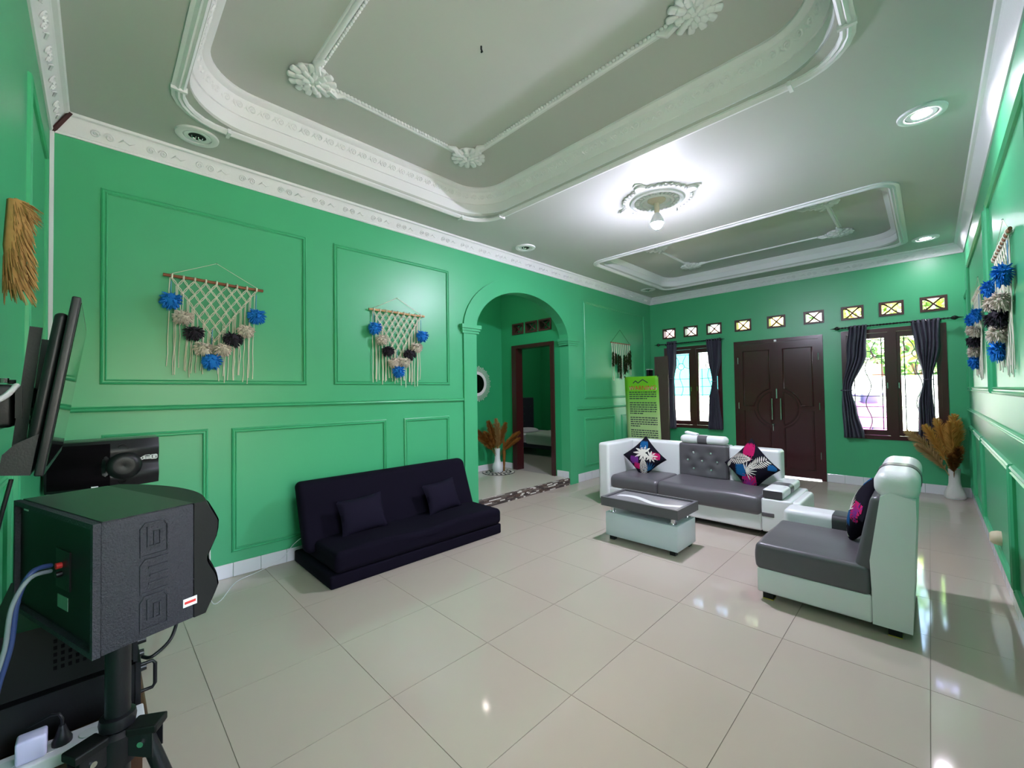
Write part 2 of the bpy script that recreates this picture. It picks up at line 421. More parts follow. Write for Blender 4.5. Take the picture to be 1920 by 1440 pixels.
for i in range(k):
    p, d = along(h1, total*i/k); nrm = Vector((-d.y, d.x))
    o = link('leaf_relief', lfm, ceiling); q = p+nrm*.044
    Mx = Matrix((( d.x, nrm.x*.896, nrm.x*.443), (d.y, nrm.y*.896, nrm.y*.443), (0, -.443, .896))).to_4x4(); Mx.translation = (q.x, q.y, 3.472); o.matrix_local = Mx
# rim mouldings on the ceiling plane
def rim(T, off, r, wd, name='tray_rim'):
    p = rrect(T[0]-off, T[1]-off, T[2]+off, T[3]+off, r, 6)
    MB().sweep(p, [(0, H), (0, H-.012), (-.012, H-.022), (-.025, H-.014), (-.035, H-.024), (-.05, H-.012), (-wd, H-.012), (-wd, H)], to_c).build(name, PLASTER, ceiling, 30)
rim(T1, .005, .26, .068); rim(T2, .01, .12, .08)
# corner joints of the rim
for T, r in ((T1, .26),):
    for cx, cy, sx, sy in ((T[0], T[1], -1, -1), (T[2], T[1], 1, -1), (T[2], T[3], 1, 1), (T[0], T[3], -1, 1)):
        MB().box(cx-sx*(r+.0), cy-sy*.004, H-.030, cx-sx*(r+.02), cy+sy*.076, H).build('rim_joint', PLASTER, ceiling)
        MB().box(cx-sx*.004, cy-sy*(r+.0), H-.030, cx+sx*.076, cy-sy*(r+.02), H).build('rim_joint', PLASTER, ceiling)
# inner bead mouldings and rosettes
def beadframe(x0, y0, x1, y1, z, cut, nb):
    segs = [((x0, y0+cut), (x0, y1-cut)), ((x0+cut, y1), (x1-cut, y1)), ((x1, y1-cut), (x1, y0+cut)), ((x1-cut, y0), (x0+cut, y0))]
    bd = MB().lathe([(.002, -.010), (.010, -.008), (.013, 0), (.010, .008), (.002, .010)], n=8).mesh('rope_bead', PLASTER, 60)
    for a, b in segs:
        a = Vector(a+(z,)); b = Vector(b+(z,)); d = (b-a).normalized(); nn = Vector((-d.y, d.x, 0))
        MB().tube([a+nn*.02, b+nn*.02], .018, 8).build('ceiling_bead', PLASTER, ceiling, 50)
        MB().tube([a+nn*.042, b+nn*.042], .008, 6).build('ceiling_bead', PLASTER, ceiling, 50)
        n = int((b-a).length/.026)
        if nb:
            for i in range(n):
                link('rope_bead', bd, ceiling, a.lerp(b, (i+.5)/n)+Vector((0, 0, -.006))-nn*.006, (.5, .5, math.atan2(d.y, d.x)), (1.1, .8, 1))
beadframe(1.23, -3.11, 2.555, -1.13, 3.55, .12, True); beadframe(5.80, -3.20, 7.02, -1.30, 3.46, .16, False)
pet = MB().rbox(-.016, -.030, -.012, .016, .030, .010, .012, 2).mesh('rosette_petal', PLASTER, 60)
def rosette(x, y, z, sx, sy, sc):
    MB().lathe([(.11*sc, 0), (.11*sc, -.01), (.06*sc, -.03), (.02*sc, -.04), (.001, -.042)], (x, y, z), 16).build('ceiling_rosette', PLASTER, ceiling, 40)
    for ring, (rr, nn, s) in enumerate(((.10, 13, 1.0), (.066, 9, .9), (.034, 6, .7))):
        for i in range(nn):
            t = 2*PI*(i+.5*ring)/nn
            link('rosette_petal', pet, ceiling, (x+rr*sc*math.cos(t), y+rr*sc*math.sin(t), z-.02-.008*ring), (0, 0, t-PI/2), (s*sc*1.15, s*sc, 1.2))
    for dx, dy in ((-sx, 0), (0, -sy)):       # scrolls leading into the beads
        MB().tube([(x+dx*.09*sc, y+dy*.09*sc, z-.02), (x+dx*.15*sc+dy*.03*sc, y+dy*.15*sc+dx*.03*sc, z-.02), (x+dx*.19*sc, y+dy*.19*sc, z-.012)], [.024*sc, .02*sc, .012*sc], 6).build('rosette_scroll', PLASTER, ceiling, 60)
for x, y, sx, sy in ((1.23, -1.13, -1, 1), (2.555, -1.13, 1, 1), (2.555, -3.11, 1, -1), (1.23, -3.11, -1, -1)): rosette(x, y, 3.55, sx, sy, 1.15)
for x, y, sx, sy in ((5.80, -1.30, -1, 1), (7.02, -1.30, 1, 1), (7.02, -3.20, 1, -1), (5.80, -3.20, -1, -1)): rosette(x, y, 3.46, sx, sy, 1.2)
# room cornice with scroll reliefs
room = [(0, -W), (L, -W), (L, 0), (0, 0)]
trim1 = struct(MB().sweep(room, [(0, HC), (.010, HC), (.016, HC+.012), (.010, HC+.02), (.058, H-.03), (.066, H-.02), (.085, H-.016), (.092, H), (0, H)], to_c).build('trim_1', PLASTER), 'white plaster cornice around the ceiling edge')
scr = spiral(.026, 1.6, 20, .0060).mesh('scroll_relief', PLASTER, 60)
scl = MB().tube([(-.045, 0, -.012), (-.02, -.002, .012), (.01, 0, -.006), (.04, 0, .008)], [.002, .008, .007, .002], 4).mesh('scroll_leaf', PLASTER, 60)
def cornice_run(p0, p1, nrm, n):
    d = (p1-p0)/n; dn = d.normalized()
    for i in range(n):
        c = p0+d*(i+.5)
        for off, mm, mir in ((-.035, scr, 1), (.035, scr, -1), (.125, scl, 1)):
            q = c+dn*off+nrm*.037
            o = link(mm.name.split('.')[0], mm, trim1)
            ux = dn*mir; uz = (nrm*.48+Vector((0, 0, .88))).normalized(); uy = -(nrm*.88-Vector((0, 0, .48)))
            Mx = Matrix(((ux.x, uy.x, uz.x), (ux.y, uy.y, uz.y), (ux.z, uy.z, uz.z))).to_4x4(); Mx.translation = (q.x, q.y, HC+.057); o.matrix_local = Mx
cornice_run(Vector((.1, 0, 0)), Vector((L-.1, 0, 0)), Vector((0, -1, 0)), 28)
cornice_run(Vector((0, -W+.1, 0)), Vector((0, -.1, 0)), Vector((1, 0, 0)), 15)
cornice_run(Vector((L, -W+.1, 0)), Vector((L, -.1, 0)), Vector((-1, 0, 0)), 15)
# dark strip across the mitre in the left corner
MB().bar((.006, -.006, HC-.004), (.094, -.094, H-.006), .022, .012).build('mitre_strip', mat('dark_brown_strip', (66, 34, 34), .7), trim1)

# ------------------------------------------------------------------ wall mouldings
MP = [(0, 0), (0, .010), (-.006, .016), (-.012, .010), (-.018, .010), (-.024, .016), (-.032, .012), (-.036, 0)]
def frame(par, a0, b0, a1, b1, to3, sc=1.0, m=GREENT):
    pr = [(o*sc, h*sc) for o, h in MP]
    return MB().sweep([(a0, b0), (a1, b0), (a1, b1), (a0, b1)][::1], pr, to3).build('panel_moulding', m, par, 30)
def frame_in(par, a0, b0, a1, b1, to3, sc=1.0):      # outer corners given
    return frame(par, a0+.036*sc, b0+.036*sc, a1-.036*sc, b1-.036*sc, to3, sc)
LW = lambda a, b, d: (a, -d, b)
for a0, b0, a1, b1 in ((.235, 1.533, 1.57, 2.885), (1.81, 1.538, 3.155, 2.888), (5.845, 1.32, 7.90, 2.925),
                       (.245, .19, .838, 1.19), (.99, .19, 2.345, 1.185), (2.545, .19, 3.143, 1.182), (5.82, .216, 6.76, 1.012), (6.98, .216, 7.95, 1.012)):
    frame_in(wall_back, a0, b0, a1, b1, LW)
RP = [(0, 0), (.018, 0), (.026, .010), (.022, .016), (.016, .016), (.014, .022), (.02, .030), (.012, .036), (0, .036)]
def rail(par, p0, p1, nrm, z):      # chair rail
    n = Vector(nrm); P0, P1 = Vector(p0), Vector(p1)
    vs = [tuple(P0+n*a)[:2]+(z-.018+b,) for a, b in RP]+[tuple(P1+n*a)[:2]+(z-.018+b,) for a, b in RP]; k = len(RP)
    fs = [(i, (i+1) % k, (i+1) % k+k, i+k) for i in range(k)]+[tuple(range(k)), tuple(range(2*k-1, k-1, -1))]
    return MB().add(vs, fs).build('chair_rail', GREENT, par, 30)
rail(wall_back, (0, 0, 0), (3.352, 0, 0), (0, -1, 0), 1.365)
rail(wall_back, (5.62, 0, 0), (L, 0, 0), (0, -1, 0), 1.168)
rail(wall_left, (0, 0, 0), (0, -W, 0), (1, 0, 0), 1.365)
rail(wall_right, (WS[2]+.02, -W, 0), (L, -W, 0), (0, 1, 0), 1.138)
LFT = lambda a, b, d: (d, -a, b)
for a0, b0, a1, b1 in ((.30, .19, 1.5, 1.19), (1.7, .19, 2.72, 1.19), (2.9, .19, 4.1, 1.19), (.3, 1.53, 1.2, 2.89), (2.75, 1.53, 4.1, 2.89)): frame_in(wall_left, a0, b0, a1, b1, LFT)
RGT = lambda a, b, d: (a, -W+d, b)
for a0, b0, a1, b1 in ((7.62, 1.37, 8.12, 2.60), (5.34, 1.37, 7.45, 2.87), (3.2, 1.37, 5.17, 2.87), (2.25, 1.37, 3.05, 2.87),
                       (7.56, .12, 8.12, .935), (6.42, .12, 7.46, .935), (4.36, .12, 6.36, .935), (2.3, .12, 4.30, .935), (.4, .12, 2.2, .84)):
    frame_in(wall_right, a0, b0, a1, b1, RGT, 1.5)

# arch surround
band = [(AXC-AA, 0), (AXC-AA, SPR)]+[(AXC-AA*math.cos(t), SPR+AB*math.sin(t)) for t in [PI*i/32 for i in range(1, 32)]]+[(AXC+AA, SPR), (AXC+AA, 0)]
ob = [(AXC-AA-.2, 0), (AXC-AA-.2, SPR)]+[(AXC-(AA+.2)*math.cos(t), SPR+(AB+.19)*math.sin(t)) for t in [PI*i/32 for i in range(1, 32)]]+[(AXC+AA+.2, SPR), (AXC+AA+.2, 0)]
n = len(band); vs = []
for A, B in zip(band, ob): vs += [(A[0], .0, A[1]), (A[0], -.022, A[1]), (B[0], -.022, B[1]), (B[0], 0, B[1])]
fs = []
for i in range(n-1):
    for a in range(4): b = (a+1) % 4; fs.append((i*4+a, i*4+b, (i+1)*4+b, (i+1)*4+a))
fs += [(0, 1, 2, 3), tuple((n-1)*4+a for a in (3, 2, 1, 0))]
MB().add(vs, fs).build('arch_surround', GREEN, wall_back, 25)
for x0, x1 in ((AXC-AA-.225, AXC-AA+.03), (AXC+AA-.03, AXC+AA+.225)):
    for z0, z1, e in ((2.17, 2.20, .0), (2.20, 2.23, .012), (2.23, 2.275, .026)):
        MB().box(x0-e, -.022-.012-e, z0, x1+e, .15, z1).build('arch_capital', GREEN, wall_back)

# hall behind the arch
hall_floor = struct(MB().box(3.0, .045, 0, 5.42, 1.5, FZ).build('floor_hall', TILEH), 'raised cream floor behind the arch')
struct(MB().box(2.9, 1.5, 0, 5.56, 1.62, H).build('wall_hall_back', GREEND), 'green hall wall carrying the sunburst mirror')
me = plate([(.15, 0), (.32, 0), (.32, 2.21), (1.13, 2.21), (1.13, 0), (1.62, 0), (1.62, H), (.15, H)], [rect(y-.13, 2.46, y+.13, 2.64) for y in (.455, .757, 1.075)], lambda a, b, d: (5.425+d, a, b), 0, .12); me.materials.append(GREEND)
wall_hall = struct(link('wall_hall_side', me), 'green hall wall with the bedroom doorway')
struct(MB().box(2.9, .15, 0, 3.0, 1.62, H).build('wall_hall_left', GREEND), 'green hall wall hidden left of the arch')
struct(MB().box(2.9, .15, H, 5.56, 1.62, H+.02).build('ceiling_hall', CEIL), 'hall ceiling behind the arch')
skirting('baseboard_hall', 3.0, 5.42, lambda a: ((a, 1.5, FZ), 0), .10, 0, 'white tiled skirting under the sunburst mirror')
skirting('baseboard_doorway', 1.19, 1.49, lambda a: ((5.425, a, FZ), -PI/2), .10, 0, 'white tiled skirting left of the bedroom doorway')
skirting('baseboard_pier', .01, .24, lambda a: ((5.42, a, FZ), -PI/2), .10, 0, 'white tiled skirting on the arch pier', .12)
# mosaic sill
sill = struct(MB().box(AXC-AA+.001, -.004, 0, AXC+AA-.001, .045, FZ-.004).build('trim_2', GROUT), 'step edge of dark and white stone strips under the arch')
STN = [mat('stone_dark', (70, 58, 56), .5), mat('stone_mid', (112, 98, 92), .5), mat('stone_white', (216, 210, 204), .4), mat('stone_brown', (92, 70, 60), .5)]
bm_c = {}
for row in range(6):
    x = AXC-AA+.004
    while x < AXC+AA-.02:
        ln = random.choice((.04, .06, .09, .12)); ln = min(ln, AXC+AA-.004-x); mi = random.choice((0, 0, 1, 1, 2, 3))
        key = (round(ln, 3), mi)
        if key not in bm_c: bm_c[key] = MB().box(0, -.006, 0, ln-.0025, 0, .0135).mesh('stone_strip', STN[mi])
        link('stone_strip', bm_c[key], sill, (x, -.004-random.random()*.002, .002+row*.0158)); x += ln
for row in range(3):
    x = AXC-AA+.004
    while x < AXC+AA-.02:
        ln = random.choice((.05, .075, .1, .13)); ln = min(ln, AXC+AA-.004-x); mi = random.choice((0, 1, 1, 2, 3))
        key = (round(ln, 3), mi, 'top')
        if key not in bm_c: bm_c[key] = MB().box(0, 0, 0, ln-.0025, .0145, .005).mesh('stone_strip', STN[mi])
        link('stone_strip', bm_c[key], sill, (x, -.004+row*.0165, FZ-.004+random.random()*.001)); x += ln
def vent(par, c, ax, wd, ht, depth, pane, dk=VENTB):
    # block frame with crossing curved bars; local: a horizontal, z up, d depth outward
    t3 = (lambda a, b, d: (c[0]+d, c[1]+a, c[2]+b))
    o = MB(); n4 = [(-wd/2, -ht/2), (wd/2, -ht/2), (wd/2, ht/2), (-wd/2, ht/2)]
    o.sweep(n4, [(-.006, -.012), (.022, -.012), (.022, depth), (-.006, depth)], t3)
    v = o.build('vent_block', dk, par)
    lt = MB(); hw, hh = wd/2-.02, ht/2-.02
    for sg in (-1, 1):
        lt.tube([t3(hw*(-1+2*i/12), sg*hh*math.sin(PI/2*(-1+2*i/12)), .02) for i in range(13)], .011, 6)
    lt.build('lattice_cross', dk, v, 50)
    if pane: MB().box(*t3(-hw-.005, -hh-.005, .05), *t3(hw+.005, hh+.005, .054)).build('pane', pane, v)
    return v
for y in (.455, .757, 1.075): vent(wall_hall, (5.425, y, 2.55), 0, .26, .18, .11, None)
for i, y in enumerate(VY): vent(wall_far, (L, y, 2.55), 0, .25, .19, .12, [GLASSP, GLASS, GLASS, GLASSY, GLASSY, GLASS, GLASSY, GLASSY, GLASSP][i])
# bedroom doorway frame
d2 = thing('door_2', 'dark wooden frame of the open bedroom doorway', None, (0, 0, 0)); struct(d2)
for y0, y1 in ((.27, .34), (1.11, 1.215)): MB().box(5.395, y0, FZ, 5.56, y1, 2.26).build('jamb', MAHOGF, d2)
MB().box(5.395, .34, 2.20, 5.56, 1.11, 2.26).build('lintel', MAHOGF, d2)
# bedroom
struct(MB().box(5.42, .16, 0, 8.33, 3.1, FZ).build('floor_bedroom', mat('grey_bedroom_tile', (168, 160, 158), .25)), 'grey bedroom floor seen through the doorway')
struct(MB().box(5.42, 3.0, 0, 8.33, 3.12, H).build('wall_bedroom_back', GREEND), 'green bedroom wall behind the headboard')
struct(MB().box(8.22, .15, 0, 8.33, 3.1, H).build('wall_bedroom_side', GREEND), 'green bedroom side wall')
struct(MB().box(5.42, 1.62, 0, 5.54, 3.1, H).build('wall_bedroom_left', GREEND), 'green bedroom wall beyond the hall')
struct(MB().box(5.42, .15, H, 8.33, 3.12, H+.02).build('ceiling_bedroom', CEIL), 'bedroom ceiling')
bed = thing('bed', 'single bed with dark tufted headboard and pale green blanket in the bedroom', 'bed', (7.33, 1.95, FZ))
MB().rbox(-.47, -1.0, .24, .47, .92, .44, .05, 3).build('mattress', BEDW, bed, 50)
MB().rbox(-.48, -1.01, .22, .48, .35, .462, .05, 3, fn=lambda v: (v.x, v.y, v.z+.006*math.sin(v.y*40))).build('blanket', BEDG, bed, 50)
MB().box(-.45, -.98, .14, .45, .9, .235).build('bed_base', HEADB, bed)
for sx in (-1, 1):
    for y in (-.9, .82): MB().cyl((sx*.38, y, 0), (sx*.38, y, .15), .025).build('leg', BLACKP, bed, 40)
hb = MB().rbox(-.47, .92, .14, .47, 1.03, 1.22, .03, 2).build('headboard', HEADB, bed, 50)
for i in range(4):
    for j in range(3): MB().lathe([(.012, 0), (.010, -.006), (.001, -.008)], (-.33+.22*i, .92, .66+.17*j), 8, 'y').build('button', CHROME, hb, 50)
pil = MB().grid(lambda u, v: (7.25+.26*(2*u-1)*(1-.06*(2*v-1)**2), 2.62+.2*(2*v-1)*(1-.06*(2*u-1)**2), FZ+.455+.075*((1-(2*u-1)**4)*(1-(2*v-1)**4))**.5+.0), 16, 12)
pil.grid(lambda u, v: (7.25+.26*(2*u-1)*(1-.06*(2*v-1)**2), 2.62+.2*(2*v-1)*(1-.06*(2*u-1)**2), FZ+.455-.012*((1-(2*u-1)**4)*(1-(2*v-1)**4))**.5), 16, 12)
tag(pil.build('bed_pillow', BEDW, None, 60), 'lavender white pillow lying on the bed by its headboard', 'pillow')

# ------------------------------------------------------------------ double door
d1 = struct(thing('door_1', 'dark mahogany double door with round centre motif', None, (L, -2.19, 0)))
T3 = lambda a, b, d: (-d, a, b)
MB().box(-.012, .575, 0, .12, .635, 2.27).build('door_frame', MAHOG, d1); MB().box(-.012, -.635, 0, .12, -.575, 2.27).build('door_frame', MAHOG, d1)
MB().box(-.012, -.575, 2.215, .12, .575, 2.27).build('door_frame', MAHOG, d1)
for sg in (-1, 1):
    lf = MB().box(.0, sg*.002, .022, .045, sg*.575, 2.214).build('door_leaf', MAHOG, d1)
    def arcp(r, t0, t1, n=14): return [(sg*r*math.sin(t0+(t1-t0)*i/n), 1.115+r*math.cos(t0+(t1-t0)*i/n)) for i in range(n+1)]
    R0 = .315
    a_in, a_out = .10, .49
    def at_(R, z): return math.acos(max(-1, min(1, (z-1.115)/R)))
    # upper panel outline
    zt, zb, R = 2.09, 1.155, R0+.025
    upper = [(sg*a_in, zt), (sg*a_out, zt), (sg*a_out, zb)]
    t1, t0 = at_(R, zb), math.asin(a_in/R)
    upper += [(x, z) for x, z in arcp(R, t1, t0)]
    lower = [(sg*a_out, 1.075), (sg*a_out, .145), (sg*a_in, .145)]
    u0, u1 = PI-math.asin(a_in/R), at_(R, 1.075)
    lower += [(x, z) for x, z in arcp(R, u0, u1)]
    for poly in (upper, lower):
        MB().tube([T3(a, b, .002) for a, b in poly], .011, 6, closed=True).build('panel_bead', MAHOG, lf, 60)
        cx = sum(p[0] for p in poly)/len(poly); cz = sum(p[1] for p in poly)/len(poly)
        MB().prism([(cx+(a-cx)*.80, cz+(b-cz)*.88) for a, b in poly], T3, -.001, .010).build('raised_panel', MAHOG, lf)
    half = arcp(R0-.025, PI/2-1.25, PI/2+1.25, 20)
    half = [(sg*.09, 1.115+(R0-.025)*math.cos(math.asin(.09/(R0-.025))))]+half+[(sg*.09, 1.115-(R0-.025)*math.cos(math.asin(.09/(R0-.025))))]
    MB().tube([T3(a, b, .002) for a, b in half], .010, 6, closed=True).build('panel_bead', MAHOG, lf, 60)
    hx = sg*.062
    hd = MB().cyl(T3(hx, .93, .05), T3(hx, 1.28, .05), .010, n=12).build('handle', STEEL, lf, 40)
    MB().cyl(T3(hx, .99, 0), T3(hx, .99, .05), .009, n=10).build('handle_post', STEEL, lf, 40); MB().cyl(T3(hx, 1.22, 0), T3(hx, 1.22, .05), .009, n=10).build('handle_post', STEEL, lf, 40)
    for z in (.33, 1.1, 1.88): MB().cyl(T3(sg*.575, z, .006), T3(sg*.575, z+.11, .006), .007, n=8).build('hinge', STEEL, lf, 40)
    if sg > 0:
        MB().lathe([(.024, 0), (.024, -.012), (.012, -.03), (.001, -.032)], T3(hx, .845, 0), 14, 'x').build('lock_rose', STEEL, lf, 40)
        MB().box(*T3(hx-.006, .74, .0), *T3(hx+.006, .83, .010)).build('lock_plate', STEEL, lf)
MB().box(-.009, -.022, .03, 0, .022, 2.21).build('astragal', MAHOG, d1); MB().box(-.016, -.008, 1.28, -.009, .008, 1.44).build('latch', STEEL, d1)
MB().box(-.020, -.018, 2.22, -.012, .018, 2.25).build('top_bolt', STEEL, d1)
MB().box(-.02, -.06, .05, 0, -.03, .10).build('foot_bolt', STEEL, d1)

# ------------------------------------------------------------------ windows
def window(name, R, label, glass):
    y0, z0, y1, z1 = R
    wdo = struct(thing(name, label, None, (L, 0, 0)))
    fr = MB().sweep([(y0, z0), (y1, z0), (y1, z1), (y0, z1)], [(0, -.015), (.058, -.015), (.058, .12), (0, .12)], lambda a, b, d: (d, a, b)).build('window_frame', MAHOGF, wdo)
    MB().box(-.02, glass[0][1]+.04, z0+.058, .10, glass[1][0]-.04, z1-.058).build('mullion', MAHOGF, wdo)
    for g0, g1 in glass:
        s0, s1 = g0-.055, g1+.055; gz0, gz1 = z0+.135, z1-.135
        s = MB().sweep([(s0, z0+.06), (s1, z0+.06), (s1, z1-.06), (s0, z1-.06)], [(0, .0), (.055, .0), (.055, .045), (0, .045)], lambda a, b, d: (d, a, b)).build('sash', MAHOGF, wdo)
        for zz0, zz1 in ((z0+.115, gz0), (gz1, z1-.115)): MB().box(.004, g0, zz0, .041, g1, zz1).build('sash_rail', MAHOGF, s)
        MB().box(.022, g0, gz0, .026, g1, gz1).build('pane', GLASS, s)
        q = MB(); xg = .075; yc = (g0+g1)/2; wv = (g1-g0)
        for yy in (g0+.035, g1-.035): q.tube([(xg, yy, gz0), (xg, yy, gz1)], .0062, 6)
        zc = gz1-.24
        for i in range(6): q.tube([(xg, g0, gz0+.02+.155*i), (xg, g1, gz0+.02+.155*i)], .0055, 6)
        q.tube([(xg, g0, gz1-.02), (xg, g1, gz1-.02)], .0055, 6)
        q.tube([(xg, yc+.062*math.cos(t), zc+.062*math.sin(t)) for t in [2*PI*i/20 for i in range(20)]], .007, 6, closed=True)
        q.tube([(xg, yc+.032*math.sin(i/24*4*PI)*(1 if i > 0 else 0), zc-.062-(zc-.062-gz0)*i/24) for i in range(25)], .0062, 6)
        for sg in (-1, 1):
            q.tube([(xg, yc+sg*.035, zc+.05), (xg, yc+sg*.05, zc+.12), (xg, yc+sg*.10, gz1-.03)], .0062, 6)
            q.tube([(xg, yc+sg*.058, zc+.0), (xg, yc+sg*.10, zc-.03), (xg, yc+sg*(wv/2-.035), zc-.04)], .0062, 6)
        q.build('grille', GRILLE, s, 60)
        MB().box(-.012, g0-.03 if g0 > (y0+y1)/2 else g1+.02, 1.42, 0, g0-.02 if g0 > (y0+y1)/2 else g1+.03, 1.50).build('latch', STEEL, s)
    return wdo
window('window_1', WR, 'right window with dark wooden sashes and iron grille', ((-4.05, -3.70), (-3.53, -3.15)))
window('window_2', WL, 'left window with dark wooden sashes and iron grille', ((-1.27, -.935), (-.77, -.385)))

struct(MB().box(-.6, -W-1.9, 2.62, 3.2, -W-.12, 2.72).build('added_eave', CEIL), 'added roof overhang shading the side window from steep sky')  # overhang added to keep steep sky light off the floor
w3 = struct(thing('added_window', 'added open casement window in the right wall, unseen beside the camera', None, (0, -W, 0)))  # window added to throw daylight on the lower long wall
MB().sweep([(WS[0], WS[1]), (WS[2], WS[1]), (WS[2], WS[3]), (WS[0], WS[3])], [(0, -.015), (.05, -.015), (.05, .12), (0, .12)], lambda a, b, d: (a, -d, b)).build('window_frame', MAHOGF, w3)
MB().box((WS[0]+WS[2])/2-.03, -.11, WS[1]+.05, (WS[0]+WS[2])/2+.03, .01, WS[3]-.05).build('mullion', MAHOGF, w3)
for x in (WS[0]+.06, WS[2]-.10):
    s_ = MB().sweep([(-.85, WS[1]+.06), (-.13, WS[1]+.06), (-.13, WS[3]-.06), (-.85, WS[3]-.06)], [(0, 0), (.06, 0), (.06, .04), (0, .04)], lambda a, b, d: (x+d, a, b)).build('open_sash', MAHOGF, w3)
    MB().box(x+.018, -.79, WS[1]+.12, x+.022, -.19, WS[3]-.12).build('pane', GLASS, s_)
# ------------------------------------------------------------------ curtains
def curtain(name, prof, label, group, nf=7, phase=0, tie=None):
    # prof: list of (z, y_left, y_right); y decreasing to the right in view
    zs = [p[0] for p in prof]
    def at_z(z):
        for i in range(len(prof)-1):
            if prof[i][0] >= z >= prof[i+1][0]:
                t = (prof[i][0]-z)/(prof[i][0]-prof[i+1][0]); t = t*t*(3-2*t)
                return [prof[i][k]+(prof[i+1][k]-prof[i][k])*t for k in (1, 2)]
        return prof[-1][1:]
    X = L-.095
    o = thing(name, label, 'curtain', (X, (prof[0][1]+prof[0][2])/2, zs[-1]), 0, group)
    base = o.location.copy()
    def fn(u, v):
        z = zs[0]+(zs[-1]-zs[0])*v; a, b = at_z(z); wd = abs(a-b)
        amp = .030*(1-.45*math.exp(-((z-tie)/.12)**2)) if tie else .03
        x = X+amp*math.sin(2*PI*nf*u+phase+.5*math.sin(3*v))+.012*math.sin(2*PI*2*u+4*v)
        return Vector((x, a+(b-a)*u+.006*math.sin(11*v+7*u), z))-base
    ob = MB().grid(fn, nf*8, 40).build('cloth', CURT, o, 80)
    md = ob.modifiers.new('thick', 'SOLIDIFY'); md.thickness = .004
    if tie:
        a, b = at_z(tie); c = (a+b)/2; r = abs(a-b)/2+.012
        MB().tube([(X-base.x+.045*math.sin(t), c-base.y+r*math.cos(t), tie-base.z) for t in [2*PI*i/20 for i in range(20)]], .008, 6, closed=True).build('tieback', CURT, o, 60)
    return o
curtain('curtain', [(2.345, -3.155, -3.36), (1.95, -3.12, -3.34), (1.40, -3.055, -3.165), (1.1, -3.05, -3.22), (.705, -3.055, -3.29)], 'charcoal curtain tied back at the left side of the right window', 'charcoal window curtains', 5, 0, 1.40)
curtain('curtain', [(2.34, -3.815, -4.10), (2.0, -3.85, -4.09), (1.53, -3.915, -3.995), (1.2, -3.87, -4.01), (.66, -3.845, -4.05)], 'charcoal curtain tied back at the right side of the right window', 'charcoal window curtains', 6, 1, 1.53)
curtain('curtain', [(2.385, -.375, -.57), (2.0, -.385, -.55), (1.66, -.41, -.50), (1.3, -.385, -.515), (.705, -.36, -.52)], 'charcoal curtain at the left side of the left window beside the wooden board', 'charcoal window curtains', 5, 2, 1.66)
curtain('curtain', [(2.36, -1.12, -1.38), (2.0, -1.15, -1.36), (1.59, -1.20, -1.275), (1.25, -1.16, -1.32), (.72, -1.12, -1.36)], 'charcoal curtain tied back at the right side of the left window', 'charcoal window curtains', 6, 3, 1.59)
def rod(y0, y1, z, label):
    X = L-.095; o = thing('curtain_rod', label, 'curtain rod', (X, (y0+y1)/2, z), 0, 'twisted curtain rods')
    b = o.location.copy(); m = int(abs(y1-y0)/.006); hw = .0095; vs = []; fs = []
    for i in range(m+1):
        y = y0+(y1-y0)*i/m-b.y; tw = i*.006*45
        for k in range(4): t = tw+PI/2*k; vs.append((hw*1.3*math.cos(t), y, hw*1.3*math.sin(t)))
    for i in range(m):
        for k in range(4): fs.append((i*4+k, i*4+(k+1) % 4, (i+1)*4+(k+1) % 4, (i+1)*4+k))
    MB().add(vs, fs).build('twisted_rod', IRON, o, 20)
    for yy, sg in ((y0, 1), (y1, -1)):
        MB().lathe([(.010, -.01*sg), (.018, .0), (.024, .012*sg), (.030, .03*sg), (.020, .05*sg), (.010, .062*sg), (.006, .08*sg), (.001, .115*sg)], (0, yy-b.y, 0), 12, 'y').build('finial', IRON, o, 50)
        MB().bar((.0, yy-b.y-.10*sg, 0), (.095, yy-b.y-.10*sg, -.02), .014, .014).build('bracket', IRON, o)
    return o
rod(-3.045, -4.20, 2.325, 'black twisted curtain rod over the right window')
rod(-.235, -1.325, 2.338, 'black twisted curtain rod over the left window')

# ------------------------------------------------------------------ lamps
def downlight(x, y, lit, label):
    o = thing('downlight', label, 'downlight', (x, y, H), 0, 'round recessed downlights')
    MB().lathe([(.085, -.001), (.085, -.012), (.105, -.018), (.125, -.012), (.128, 0), (.085, 0)], (0, 0, 0), 32).build('plaster_ring', PLASTER, o, 40)
    tr = MB(); tr.lathe([(.052, -.0005), (.052, -.008), (.075, -.010), (.085, -.002), (.085, 0), (.052, 0)], (0, 0, 0), 32); tr.build('trim_ring', WHITE if lit else CERAM, o, 40)
    if lit:
        MB().lathe([(.001, -.006), (.052, -.006), (.052, -.002), (.001, -.002)], (0, 0, 0), 24).build('lens', DOWNM, o)
    else:
        MB().lathe([(.001, -.001), (.052, -.001), (.052, -.0035), (.001, -.0035)], (0, 0, 0), 24).build('dark_recess', BLACKM, o)
        MB().tube([(-.03, 0, -.004), (-.028, 0, -.02), (-.012, 0, -.024), (-.010, 0, -.004)], .006, 6).build('lamp_coil', CHROME, o, 60)
        MB().tube([(.008, 0, -.004), (.010, 0, -.024), (.026, 0, -.02), (.028, 0, -.004)], .006, 6).build('lamp_coil', CHROME, o, 60)
downlight(4.204, -3.985, True, 'lit round downlight near the top right of the ceiling')
downlight(7.578, -3.985, True, 'lit round downlight nearest the far right corner')
downlight(.83, -3.985, True, 'added unseen lit downlight above the camera corner')  # unseen extra downlight, added for light near the camera
downlight(.722, -.336, False, 'unlit round downlight in the ceiling corner above the television wall')
downlight(4.11, -.358, False, 'unlit round downlight above the arch')
downlight(7.40, -.362, False, 'unlit round downlight in the far left ceiling corner')
